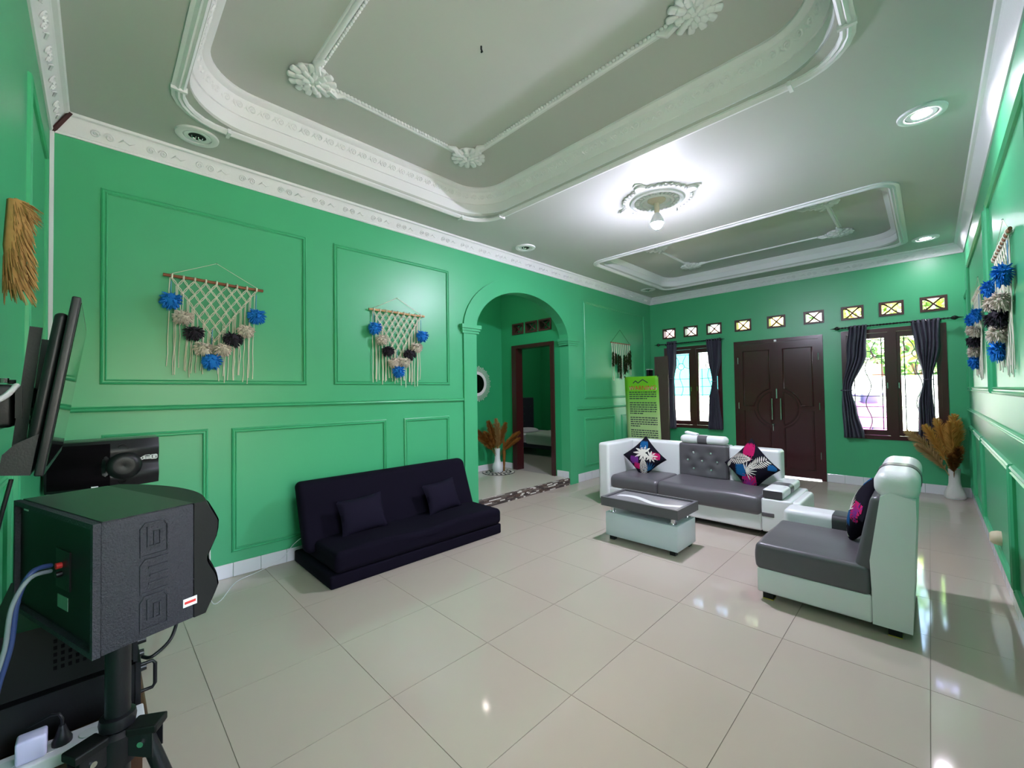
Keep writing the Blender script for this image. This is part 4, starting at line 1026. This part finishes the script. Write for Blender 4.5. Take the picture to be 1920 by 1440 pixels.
# ------------------------------------------------------------------ vases with pampas
def plume(m, ln, seed, spread=.055, curve=.25, stem=.4):
    rn = random.Random(seed); mb = MB(); pts = []
    for i in range(9):
        s = i/8; pts.append(Vector((curve*ln*s*s, 0, ln*s)))
    mb.tube(pts, [.004*(1-.7*i/8) for i in range(9)], 5)
    for i in range(460):
        s = stem+(1-stem)*rn.random(); k = min(7, int(s*8)); p = pts[k].lerp(pts[k+1], s*8-k)
        d = (pts[k+1]-pts[k]).normalized(); a = rn.uniform(0, 2*PI); env = math.sin(PI*min(1, max(.06, (s-stem)/(1-stem)*.86+.12)))**.7
        sd = Vector((math.cos(a), math.sin(a), 0))
        rib(mb, p, d*1.5+sd*.75, spread*2.0*env*rn.uniform(.7, 1.15)+.03, .0027, .25, 3)
    return mb.mesh('pampas_plume', m, None, False)
def vase(name, prof, m, loc, label):
    o = thing(name, label, 'vase', loc)
    outer = prof; inner = [(max(.002, r-.006), z) for r, z in reversed(prof[1:])]
    MB().lathe(outer+inner, (0, 0, 0), 32).build('body', m, o, 50); return o
VB = [(.078, 0), (.082, .006), (.088, .05), (.090, .085), (.075, .13), (.055, .17), (.047, .21), (.046, .30), (.050, .385), (.058, .395)]
v2 = vase('vase', [(.10, .012), (.102, .03), (.098, .07), (.083, .11), (.064, .15), (.056, .19), (.053, .28), (.057, .36), (.060, .375)], CERAMT, (8.02, -4.17, 0), 'textured white vase with pampas in the far right corner')
MB().lathe([(.09, 0), (.092, .006), (.092, .012), (.001, .012)], (0, 0, 0), 28).build('foot_dish', CERAM, v2, 40)
pp = [plume(PAMPAS, .85, 1, .05, .10), plume(PAMPASP, .72, 2, .055, .30, .35), plume(PAMPASB, .62, 3, .05, .35, .4), plume(PAMPAS, .9, 4, .055, .02)]
for k, (mi, az, tl, sc) in enumerate(((0, 95, .05, 1.0), (3, -20, .02, 1.0), (0, 170, .12, .98), (1, 100, .26, 1.05), (1, 120, .36, .85), (3, 200, .10, .92), (2, 190, .18, .9), (2, 175, .3, .8), (0, 110, .25, .95))):
    mm = pp[mi]
    o = link('pampas_plume', mm, None, (8.02-.01*k % .02, -4.17+.012*math.cos(k*2), .17), (0, tl, math.radians(az)), (sc, sc, sc*.98))
    tag(o, 'pampas plume in the textured vase in the far right corner', 'dried grass', 'pampas plumes in the corner vase')
for o in [x for x in COL.objects if x.name.startswith('pampas_plume')]: pass
rug = thing('round_mat', 'round black and white woven mat under the white vase in the arch', 'mat', (5.03, 1.20, FZ))
MB().lathe([(.001, 0), (.275, 0), (.275, .006), (.001, .006)], (0, 0, 0), 48).build('mat_base', BLACKM, rug)
for rr, nn, wd in ((.245, 22, .055), (.17, 16, .04), (.105, 12, .035)):
    for i in range(nn):
        t = 2*PI*i/nn; c, s = math.cos(t), math.sin(t)
        MB().rbox(-.022, -wd*.36, .005, .022, wd*.36, .010, .004, 1, mid=1).build('white_patch', PRW, rug).matrix_local = Matrix.Translation((rr*c, rr*s, 0)) @ Matrix.Rotation(t, 4, 'Z')
v1 = vase('vase', VB, CERAM, (5.02, 1.21, FZ+.011), 'smooth white vase with dried grass behind the arch')
q1 = [plume(PAMPASB, .66, 11, .045, .12, .38), plume(PAMPASB, .62, 12, .04, .35, .38), plume(STRAW, .68, 13, .04, .05, .3)]
for k, (mi, az, tl, sc) in enumerate(((0, 150, .10, 1.0), (1, 165, .30, 1.0), (1, 185, .48, .95), (0, -30, .12, .95), (1, -35, .35, .9), (2, 60, .05, 1.0), (2, 240, .1, .92), (1, 200, .36, 1.0), (1, 330, .5, .8))):
    o = link('dried_plume', q1[mi], None, (5.02, 1.21, FZ+.20), (0, tl, math.radians(az)), (sc, sc, sc))
    tag(o, 'brown dried plume in the smooth vase behind the arch', 'dried grass', 'dried plumes in the arch vase')
tag(MB().tube([(0, 0, .0), (.01, 0, .3), (0, 0, .62)], [.012, .03, .008], 6).build('dried_leaf', PAMPASB, None, 60), 'brown dried leaf standing on the floor beside the arch vase', 'dried leaf').location = (5.13, 1.17, FZ+.011)
mir = thing('sunburst_mirror', 'round mirror with white sunburst frame on the hall wall', 'mirror', (4.83, 1.5, 1.60))
MB().lathe([(.001, -.006), (.165, -.006), (.165, 0), (.001, 0)], (0, 0, 0), 32, 'y').build('glass', mat('mirror_glass', (70, 70, 74), .04, metal=1), mir, 30)
MB().lathe([(.16, 0), (.16, -.014), (.185, -.018), (.21, -.012), (.21, 0), (.16, 0)], (0, 0, 0), 40, 'y').build('ring', CERAM, mir, 40)
for i in range(40):
    t = 2*PI*i/40; ln = .31 if i % 2 else .295
    def q(r, s): return (r*math.cos(t)-s*math.sin(t), -.008, r*math.sin(t)+s*math.cos(t))
    MB().tube([q(.20, -.006), q(.25, -.010), q(ln-.01, -.012), q(ln, 0), q(ln-.01, .012), q(.25, .010), q(.20, .006)], .0035, 4).build('ray_loop', CERAM, mir, 60)

# ------------------------------------------------------------------ loudspeakers
def polyl(mb, pts, r, t3, n=5):
    mb.tube([t3(a, b) for a, b in pts], r, n)
GLY = {'B': [[(0, 0), (0, 1), (.85, 1), (1, .85), (1, .15), (.85, 0), (0, 0)], [(.3, .5), (.72, .5), (.72, .28), (.28, .28), (.28, .74), (.9, .74)]],
       'M': [[(0, 0), (0, 1), (.85, 1), (1, .85), (1, 0)], [(.5, .0), (.5, .68)], [(.25, 0), (.25, .72)], [(.75, 0), (.75, .72)]]}
def logo(mb, t3, w, h, gap, r):
    x = 0
    for ch in 'BMB':
        for st in GLY[ch]: polyl(mb, [(x+a*w, b*h) for a, b in st], r, t3)
        x += w+gap
def speaker(label, loc, rz, group='karaoke loudspeakers'):
    # local: front +x, width along y (centred .25), height z 0..0.285, back at x=0
    o = thing('loudspeaker', label, 'loudspeaker', loc, rz, group)
    Wd, Dp, Hh = .495, .176, .285
    MB().rbox(0, -Wd/2, 0, Dp, Wd/2, Hh, .004, 1).build('cabinet', BLACKS, o, 30)
    MB().rbox(.003, -Wd/2+.003, Hh-.0005, Dp, Wd/2-.003, Hh+.0012, .0005, 1).build('top_panel', BLACKG, o)
    # front baffle with waisted outline, thicker in plan towards the middle
    fr = MB()
    for i in range(2): pass
    def fb(u, v):
        y = -Wd/2+Wd*u; s = 2*u-1
        z = Hh*v; c = 2*v-1
        d = .055*(1-.0*s*s)+.055*(1-abs(s)**2.2)-.026*math.exp(-((c+.05)/.28)**2)*(abs(s) > .0)
        e = .018*max(0, abs(c)-.6)/.4
        return (Dp+d-e*1.6, y, z)
    nu, nv = 24, 24
    fr.grid(fb, nu, nv)
    for vv in (0, 1):
        fr.add([fb(i/nu, vv) for i in range(nu+1)]+[(Dp, -Wd/2+Wd*i/nu, Hh*vv) for i in range(nu+1)], [(i, i+1, i+nu+2, i+nu+1) for i in range(nu)])
    for uu in (0, 1):
        fr.add([fb(uu, j/nv) for j in range(nv+1)]+[(Dp, -Wd/2+Wd*uu, Hh*j/nv) for j in range(nv+1)], [(j, j+1, j+nv+2, j+nv+1) for j in range(nv)])
    b = fr.build('front_baffle', BLACKP, o, 45)
    # grille cloth on left two thirds, horn pod and ports
    MB().grid(lambda u, v: Vector(fb(.02+.52*u, .06+.88*v))+Vector((.003, 0, 0)), 12, 12).build('grille_cloth', BLACKGR, b, 60)
    cy = .08
    MB().lathe([(.085, 0), (.085, .012), (.07, .04), (.045, .05), (.001, .035)], (Dp+.085, cy, .13), 24, 'x').build('horn_pod', BLACKP, b, 60)
    MB().lathe([(.026, 0), (.026, .012), (.021, .014), (.019, -.01), (.001, -.01)], (Dp+.088, cy-.005, .235), 20, 'x').build('port', BLACKM, b, 40)
    MB().lathe([(.022, 0), (.022, .012), (.018, .014), (.016, -.01), (.001, -.01)], (Dp+.086, cy-.005, .045), 20, 'x').build('port', BLACKM, b, 40)
    lg = MB(); logo(lg, lambda a, bb: (fb(.0, .0)[0]*0+Dp+.075-.12*max(0, (.165+a)-.20), .145+a, .155+bb), .027, .025, .005, .0028); lg.build('logo', WLOGO, b)
    MB().box(Dp+.09, -.06, .012, Dp+.1, -.03, .024).build('price_label', WHITE, b)
    # end panel emboss (turned letters) on both ends
    for sg in (-1, 1):
        em = MB(); logo(em, lambda a, bb: (.120-bb, sg*(Wd/2+.0005), .020+a), .074, .052, .010, .0030); em.build('embossed_letters', BLACKS, o, 60)
    # back panel
    bk = MB().box(-.003, -Wd/2+.02, .02, .0, Wd/2-.015, Hh-.015).build('back_panel', BLACKM, o)
    MB().box(-.006, -.10, .11, -.003, -.02, .20).build('terminal_cup', BLACKP, bk)
    for z, mm in ((.165, REDINK), (.145, BLACKP)): MB().lathe([(.007, -.016), (.007, -.003)], (0, -.055, z), 10, 'x').build('terminal', mm, bk)
    MB().box(-.0042, -.085, .062, -.003, -.025, .092).build('rating_plate', mat('green_grey_label', (110, 150, 130), .5) if 'green_grey_label' not in MATS else MATS['green_grey_label'], bk)
    MB().box(-.0042, Wd/2-.03-.04, .262, -.003, Wd/2-.04, .268).build('small_tag', WHITE, bk)
    stk = MB().box(.152, -Wd/2-.0012, .034, .182, -Wd/2, .054).build('sticker', WHITE, o); MB().box(.155, -Wd/2-.0016, .041, .179, -Wd/2-.001, .047).build('sticker_print', REDINK, stk)
    MB().sweep([(-Wd/2, 0), (Wd/2, 0), (Wd/2, Hh), (-Wd/2, Hh)], [(0, 0), (.012, 0), (.012, .013), (0, .013)], lambda a, b_, d: (-d, a, b_)).build('back_frame', BLACKS, o, 30)
    return o
# near speaker: back faces the camera corner; local +y axis runs along its width
N = Vector((.233, -2.71)); LB_ = Vector((.082, -2.24)); ax = (LB_-N).normalized(); rz = math.atan2(-ax.x, ax.y)
ctr = (N+LB_)/2
s1 = speaker('black loudspeaker nearest the camera seen from behind on a tripod', (ctr.x, ctr.y, .882), rz)
s2 = speaker('black loudspeaker with white logo by the corner behind the nearer one', (.262, -.225, .897), -PI/2)
def stand(label, x, y, top, a0=0):
    o = thing('speaker_stand', label, 'speaker stand', (x, y, 0), 0, 'black tripod speaker stands')
    MB().cyl((0, 0, .30), (0, 0, top), .0245, n=24).build('pole', BLACKP, o, 40)
    MB().cyl((0, 0, .18), (0, 0, .56), .021, n=20).build('lower_tube', BLACKP, o, 40)
    MB().lathe([(.027, .62), (.034, .625), (.036, .64), (.034, .652), (.027, .655)], (0, 0, 0), 24).build('collar', BLACKP, o, 40)
    hb = MB().lathe([(.026, .535), (.038, .54), (.042, .56), (.042, .61), (.030, .62)], (0, 0, 0), 24).build('hub', BLACKP, o, 40)
    for k in range(3):
        t = a0+2*PI*k/3; c, s = math.cos(t), math.sin(t); rf = (.275, .275, .19)[k]
        lg = MB().tube([(.062*c, .062*s, .585), ((.062+rf)/2*c, (.062+rf)/2*s, .30), (rf*c, rf*s, .01)], .0165, 12).build('leg', BLACKP, o, 50)
        MB().lathe([(.020, 0), (.020, .03), (.016, .04)], (rf*c, rf*s, 0), 12).build('rubber_foot', BLACKM, lg, 40)
        br = MB(); sx, sy = -s*.020, c*.020
        for sg in (-1, 1): br.add([(.02*c+sg*sx, .02*s+sg*sy, .565), (.085*c+sg*sx, .085*s+sg*sy, .545), (.085*c+sg*sx, .085*s+sg*sy, .61), (.02*c+sg*sx, .02*s+sg*sy, .615),
                                   (.02*c+sg*sx*1.15, .02*s+sg*sy*1.15, .565), (.085*c+sg*sx*1.15, .085*s+sg*sy*1.15, .545), (.085*c+sg*sx*1.15, .085*s+sg*sy*1.15, .61), (.02*c+sg*sx*1.15, .02*s+sg*sy*1.15, .615)],
                                  [(0, 1, 2, 3), (7, 6, 5, 4), (0, 4, 5, 1), (1, 5, 6, 2), (2, 6, 7, 3), (3, 7, 4, 0)])
        b = br.build('leg_bracket', BLACKP, hb)
        MB().rbox(.03, -.026, .605, .095, .026, .625, .004, 1).build('leg_cap', BLACKM, hb).matrix_local = Matrix.Rotation(t, 4, 'Z')
        MB().lathe([(.007, -.028), (.007, .028)], (0, 0, 0), 10, 'y').build('bolt', STEEL, hb).matrix_local = Matrix.Rotation(t, 4, 'Z') @ Matrix.Translation((.062, 0, .585))
        st = MB().bar((.018*c, .018*s, .24), ((.062+rf)/2*c, (.062+rf)/2*s, .30), .012, .004).build('strut', BLACKP, o)
    return o
stand('black tripod stand holding the nearest loudspeaker', .266, -2.53, .885, math.radians(208))
stand('black tripod stand under the loudspeaker in the corner', .33, -.30, .897, math.radians(20))

# ------------------------------------------------------------------ television
tv = thing('television', 'flat black television tilted on the left wall bracket', 'television', (.13, -2.21, 1.26))
tlt = math.atan2(.058, .418); tvb = link('housing', None, tv)
TVM = Matrix.Rotation(tlt, 4, 'Y')
def tvp(name, mb, m, par=tv, sm=40): o = mb.build(name, m, par, sm); o.matrix_local = TVM if par is tv else Matrix.Identity(4); return o
bpy.data.objects.remove(tvb)
bz = tvp('bezel', MB().rbox(-.006, -.33, 0, .010, .33, .425, .004, 2), BLACKP)
tvp('screen', MB().box(.0102, -.318, .022, .0115, .318, .413), GLOSSB)
tvp('back_cover', MB().rbox(-.030, -.30, .02, -.005, .30, .385, .012, 2), BLACKP)
tvp('speaker_hump', MB().prism([(-.060, .0), (-.012, .0), (-.012, .095), (-.045, .07), (-.060, .045)], lambda a, b, d: (a, d, b), -.31, .31), BLACKP)
brk = thing('tv_bracket', 'black folding wall bracket behind the television', 'bracket', (0, -2.21, 1.42))
for sg in (-1, 1): MB().bar((.088, sg*.16, -.10), (.115, sg*.16, .20), .022, .010, (0, 1, 0)).build('rail', BLACKP, brk)
MB().box(0, -.10, -.07, .012, .10, .09).build('wall_plate', BLACKP, brk)
for z in (-.045, .0, .045):
    MB().bar((.012, -.07, z), (.055, .06, z), .03, .012).build('arm', BLACKP, brk); MB().bar((.055, .06, z), (.088, -.05, z), .03, .012).build('arm', BLACKP, brk)
MB().box(.082, -.17, -.03, .094, .17, .05).build('crossbar', BLACKP, brk); MB().rbox(.02, -.12, -.055, .075, .02, .055, .01, 2).build('swivel_block', BLACKP, brk, 40)
for y, z in ((-.07, .06), (.06, .06), (-.07, -.055), (.06, -.055)): MB().lathe([(.008, 0), (.008, .012)], (.055, y, z), 8).build('bolt', STEEL, brk)

# ------------------------------------------------------------------ console, amplifiers and small things below the TV
TZ = .52
tb_ = thing('tv_console', 'low brown wooden console under the television', 'console', (.165, -1.62, 0))
MB().rbox(-.16, -.80, TZ-.035, .17, .80, TZ, .004, 1).build('top', WOODB, tb_)
MB().box(-.15, .77, 0, .16, .79, TZ-.035).build('side_panel', WOODB, tb_); MB().box(-.15, -.785, TZ-.085, .16, -.765, TZ-.035).build('apron', WOODB, tb_)
for x in (-.15, .125): MB().box(x, -.78, 0, x+.03, -.75, TZ-.035).build('leg', WOODB, tb_)
MB().box(-.15, -.62, .12, .15, .77, .14).build('shelf', WOODB, tb_); MB().box(-.158, -.78, 0, -.15, .78, TZ-.035).build('back_panel', WOODB, tb_)
am1 = thing('amplifier', 'black rack amplifier with side handle under the near loudspeaker', 'amplifier', (.17, -2.045, TZ), 0, 'stacked black audio units')
MB().box(-.14, -.24, .006, .14, .24, .125).build('chassis', BLACKP, am1); MB().box(.14, -.25, .0, .152, .25, .130).build('front_panel', BLACKP, am1)
for sg in (-1, 1): MB().tube([(.152, sg*.225, .03), (.18, sg*.225, .03), (.186, sg*.225, .04), (.186, sg*.225, .10), (.18, sg*.225, .11), (.152, sg*.225, .11)], .005, 8).build('handle', BLACKP, am1, 50)
for i in range(4): MB().lathe([(.013, 0), (.011, .018), (.001, .018)], (.152, -.16+.1*i, .07), 12, 'x').build('knob', BLACKG, am1, 40)
am2 = thing('mixer_amplifier', 'taller black vented amplifier stacked on the handled one', 'amplifier', (.165, -2.04, TZ+.131), 0, 'stacked black audio units')
MB().box(-.14, -.24, .006, .14, .24, .175).build('chassis', BLACKM, am2); MB().box(.14, -.245, .0, .15, .245, .18).build('front_panel', BLACKP, am2)
for i in range(10):
    for j in range(5): MB().box(-.02+.014*i, -.2415, .05+.018*j, -.013+.014*i, -.24, .060+.018*j).build('vent_slot', BLACKGR, am2)
for i in range(4):
    for j in range(3): MB().lathe([(.011, 0), (.010, .02), (.001, .02)], (.15, -.225+.14*i, .05+.045*j), 12, 'x').build('knob', BLACKP, am2, 40)
ps = thing('power_strip', 'white power strip lying along the near end of the console', 'power strip', (.175, -2.377, TZ))
MB().rbox(-.165, -.041, 0, .15, .041, .030, .004, 2).build('case', WHITE, ps, 40)
for i in range(4): MB().lathe([(.019, 0), (.019, .001), (.001, .001)], (-.10+.07*i, 0, .030), 20).build('socket', CERAM, ps)
tag(MB().rbox(-.026, -.022, 0, .026, .022, .055, .006, 2).build('white_adapter', LILAC, None, 40), 'white charger plugged into the power strip', 'charger').location = (.115, -2.383, TZ+.031)
pg = thing('black_plug', 'black mains plug standing in the power strip', 'plug', (.166, -2.374, TZ+.031))
MB().lathe([(.019, 0), (.019, .010), (.013, .022), (.009, .035), (.006, .045)], (0, 0, 0), 16).build('plug_body', BLACKP, pg, 40)
MB().tube([(0, 0, .045), (0, 0, .06), (-.006, .006, .072), (-.02, .01, .075), (-.06, .02, .06)], .0035, 6).build('cord', BLACKP, pg, 60)
oc = thing('box_cutter', 'orange box cutter on the console beside the charger', 'cutter', (.055, -2.315, TZ+.002))
MB().rbox(-.03, -.008, 0, .03, .008, .012, .003, 1).build('handle', ORANGE, oc); MB().box(-.02, -.0025, .011, .02, .0025, .0135).build('slider', BLACKP, oc)

# ------------------------------------------------------------------ cables and conduit
def cable(name, pts, r, m, label, sub=6, group=None):
    P = [Vector(p) for p in pts]; out = []
    for i in range(len(P)-1):
        p0, p1, p2, p3 = P[max(i-1, 0)], P[i], P[i+1], P[min(i+2, len(P)-1)]
        for k in range(sub):
            t = k/sub; out.append(.5*((2*p1)+(-p0+p2)*t+(2*p0-5*p1+4*p2-p3)*t*t+(-p0+3*p1-3*p2+p3)*t**3))
    out.append(P[-1]); return tag(MB().tube(out, r, 8).build(name, m, None, 60), label, 'cable', group)
cable('speaker_cable', [(.151, -2.518, 1.048), (.125, -2.55, 1.05), (.105, -2.56, 1.00), (.095, -2.555, .90), (.075, -2.55, .80), (.070, -2.54, .70), (.068, -2.52, .62), (.055, -2.51, .56), (.045, -2.50, .45), (.04, -2.49, .2), (.04, -2.48, .01)], .0055, BLUEC, 'blue speaker cable hanging from the back of the near loudspeaker')
cable('speaker_cable', [(.151, -2.522, 1.036), (.122, -2.562, 1.04), (.098, -2.572, .99), (.088, -2.567, .90), (.066, -2.562, .80), (.062, -2.552, .70), (.060, -2.532, .62), (.047, -2.522, .56), (.034, -2.512, .45), (.03, -2.50, .2), (.03, -2.49, .01)], .0045, GREYC, 'grey speaker cable beside the blue one at the near loudspeaker')
cable('audio_cable', [(.318, -2.20, .80), (.345, -2.21, .78), (.36, -2.22, .74), (.40, -2.20, .73), (.415, -2.22, .72), (.39, -2.30, .69), (.345, -2.33, .67), (.325, -2.30, .665)], .005, BLACKP, 'black audio cable looping off the amplifier front')
cable('usb_cable', [(.425, -2.52, 1.075), (.47, -2.40, 1.06), (.52, -2.1, .85), (.62, -1.5, .45), (.80, -.70, .12), (.98, -.22, .03), (1.16, -.10, .02), (1.33, -.08, .06), (1.41, -.12, .17), (1.46, -.25, .26), (1.51, -.36, .278)], .0028, WHITE, 'thin white charging cable running from loudspeaker to sofa bed')
cable('tv_cable', [(.02, -2.80, 1.40), (.05, -2.62, 1.42), (.075, -2.50, 1.44), (.088, -2.42, 1.47)], .006, WHITE, 'white cable rising to the back of the television')
cable('tv_power_cable', [(.085, -2.46, 1.25), (.06, -2.45, 1.1), (.045, -2.45, .9), (.03, -2.43, .7), (.02, -2.42, .56)], .004, BLACKP, 'black cable hanging below the television')
cable('wall_cable', [(.012, -2.40, .95), (.016, -2.42, .85), (.012, -2.44, .72), (.02, -2.46, .6), (.03, -2.47, .54)], .006, BLACKP, 'black cable running down the wall behind the near loudspeaker')
tag(MB().rbox(.0, -.022, .0, .02, 0, HC, .002, 1).build('cable_duct', WHITE), 'white cable duct down the left corner of the room', 'cable duct')
sock = thing('wall_outlet', 'round beige outlet low on the right wall', 'outlet', (5.15, -W, .26))
MB().lathe([(.001, 0), (.055, 0), (.055, .02), (.045, .05), (.03, .062), (.026, .05), (.001, .05)], (0, 0, 0), 20, 'y').build('housing', BEIGE, sock, 40)
MB().lathe([(.020, .052), (.001, .052)][::-1]+[(.020, .05)], (0, 0, 0), 14, 'y').build('hole', BLACKM, sock)

# ------------------------------------------------------------------ outside
struct(MB().box(L+.15, -12, -.12, 22, 9, -.02).build('floor_yard', YARD), 'pale paved yard outside the windows')
struct(MB().box(-6, -16, -.12, L+.15, -W-.12, -.02).build('floor_terrace', YARD), 'pale terrace outside the added side window')
struct(MB().box(9.9, -9, -.02, 11.7, -1.2, .02).build('floor_lawn', GRASS), 'strip of grass outside the right window')
yw = thing('yard_wall', 'white boundary wall outside the right window', 'wall', (12.0, -4.0, -.02))
MB().box(-.08, -6, 0, .08, 2.6, 1.69).build('wall_body', YWALL, yw); MB().box(-.08, .88, 1.69, .08, 2.6, 1.94).build('raised_section', YWALL, yw); MB().box(-.09, .72, 1.69, .09, .88, 1.95).build('brick_pillar', BRICKM, yw)
gt = thing('turquoise_gate', 'turquoise panelled gate outside the left window', 'gate', (12.0, .5, -.02))
MB().box(-.03, -1.6, 1.30, .03, 2.2, 2.05).build('panel', TURQ, gt)
for y in (-1.6, -.35, .9, 2.14): MB().box(-.05, y, 0, .05, y+.06, 2.1).build('post', TURQ, gt)
MB().box(-.02, -1.6, .05, .02, 2.2, 1.30).build('lower_panel', HOUSEP, gt)
hs = thing('neighbour_house', 'peach house with pale roof beyond the turquoise gate', 'building', (17, 3.0, 0))
MB().box(-1.0, -5.0, 0, 2, 5, 3.6).build('wall', HOUSEP, hs); MB().prism([(-1.6, 3.6), (2.6, 3.6), (.5, 5.2)], lambda a, b, d: (a, d, b), -5.4, 5.4).build('roof', ROOFT, hs)
for y in (-3.0, -1.0, 1.2): f_ = MB().box(-1.04, y, 1.6, -.99, y+1.0, 2.9).build('window', VIOLET, hs); MB().box(-1.06, y+.1, 1.7, -1.03, y+.9, 2.8).build('pane', TURQ, f_)
def shrub(name, loc, rx, ry, rz, n, m, label, ls=.16, seed=1):
    rn = random.Random(seed); o = thing(name, label, 'shrub', loc)
    mb = MB()
    for i in range(n):
        while True:
            p = Vector((rn.uniform(-1, 1), rn.uniform(-1, 1), rn.uniform(0, 1)));
            if p.x**2+p.y**2+(p.z*2-1)**2 < 1.1: break
        p = Vector((p.x*rx, p.y*ry, p.z*rz)); d = Vector((rn.uniform(-1, 1), rn.uniform(-1, 1), rn.uniform(-.6, .5))).normalized(); s = d.orthogonal().normalized(); l = ls*rn.uniform(.6, 1.3)
        mb.add([p, p+d*l*.5+s*l*.22, p+d*l-Vector((0, 0, l*.3)), p+d*l*.5-s*l*.22], [(0, 1, 2, 3)])
    f = mb.build('foliage', m, o, None, False); f['kind'] = 'stuff'
    st = MB()
    for i in range(5): st.tube([(rn.uniform(-.2, .2)*rx, rn.uniform(-.3, .3)*ry, 0), (rn.uniform(-.5, .5)*rx, rn.uniform(-.5, .5)*ry, rz*.8)], .025, 5)
    st.build('stems', WOODB, o)
shrub('garden_shrub', (14.6, -3.6, 0), .7, 2.6, 4.2, 1800, LEAFD, 'dense green shrub above the white boundary wall', .3, 1)
shrub('leafy_tree', (16.4, -5.2, 0), 1.0, 1.8, 5.0, 900, LEAFG, 'pale green leafy tree behind the boundary wall', .42, 2)
bp_ = thing('banana_plant', 'yellow green banana plant rising over the boundary wall', 'plant', (12.7, -4.4, 0))
rn = random.Random(4); MB().tube([(0, 0, 0), (0, 0, 2.0)], .08, 8).build('stem', LEAFG, bp_, 50)
for i in range(9):
    a = 2*PI*i/9+rn.random()*.4; c, s = math.cos(a), math.sin(a); ln = 1.3+rn.random()*.5
    def lfn(u, v):
        r = ln*v*.75; z = 1.9+1.1*v-1.0*v*v; wd = .22*math.sin(PI*min(1, v*.93+.06))*(2*u-1)
        return (c*r-s*wd, s*r+c*wd, z-abs(wd)*.35)
    ob = MB().grid(lfn, 4, 10).build('leaf', LEAFY if i % 2 else LEAFG, bp_, 60)
sc_ = thing('motor_scooter', 'pink and violet motor scooter parked outside the right window', 'scooter', (9.80, -3.12, -.02), math.radians(200)); sc_.scale = (1.1, 1.1, 1.1)
for x in (-.6, .62):
    w_ = MB().lathe([(.20, -.045), (.25, -.05), (.28, -.02), (.28, .02), (.25, .05), (.20, .045)], (x, 0, .28), 24, 'y').build('wheel', BLACKP, sc_, 40); MB().lathe([(.001, -.03), (.19, -.03), (.19, .03), (.001, .03)], (x, 0, .28), 16, 'y').build('hub', STEEL, w_)
MB().rbox(-.85, -.16, .42, -.05, .16, .85, .12, 4, fn=lambda v: (v.x, v.y*(1-.3*(v.x < -.6)), v.z+.12*(-v.x-.2))).build('rear_body', PINK, sc_, 60)
MB().rbox(-.80, -.14, .88, -.10, .14, .99, .05, 3, fn=lambda v: (v.x, v.y, v.z+.10*(-v.x-.2))).build('seat', VIOLET, sc_, 60)
MB().rbox(-.10, -.17, .30, .42, .17, .38, .03, 2).build('footboard', VIOLET, sc_, 40)
MB().rbox(.36, -.20, .36, .48, .20, 1.12, .06, 4, fn=lambda v: (v.x-.22*(v.z-.7), v.y*(1-.25*abs(v.z-.8)), v.z)).build('front_shield', PINK, sc_, 60)
MB().rbox(.42, -.10, .50, .82, .10, .62, .05, 3).build('front_fender', PINK, sc_, 60)
MB().tube([(.62, 0, .28), (.40, 0, .85), (.30, 0, 1.15)], .03, 8).build('fork', VIOLET, sc_, 50)
MB().tube([(.18, -.36, 1.26), (.26, -.2, 1.22), (.30, 0, 1.18), (.26, .2, 1.22), (.18, .36, 1.26)], .018, 8).build('handlebar', VIOLET, sc_, 50)
MB().rbox(.24, -.12, 1.08, .42, .12, 1.24, .05, 3).build('headlamp_cowl', VIOLET, sc_, 60)
for sg in (-1, 1): MB().rbox(.20, sg*.30-.05, 1.36, .22, sg*.30+.05, 1.44, .008, 1).build('wing_mirror', VIOLET, sc_)
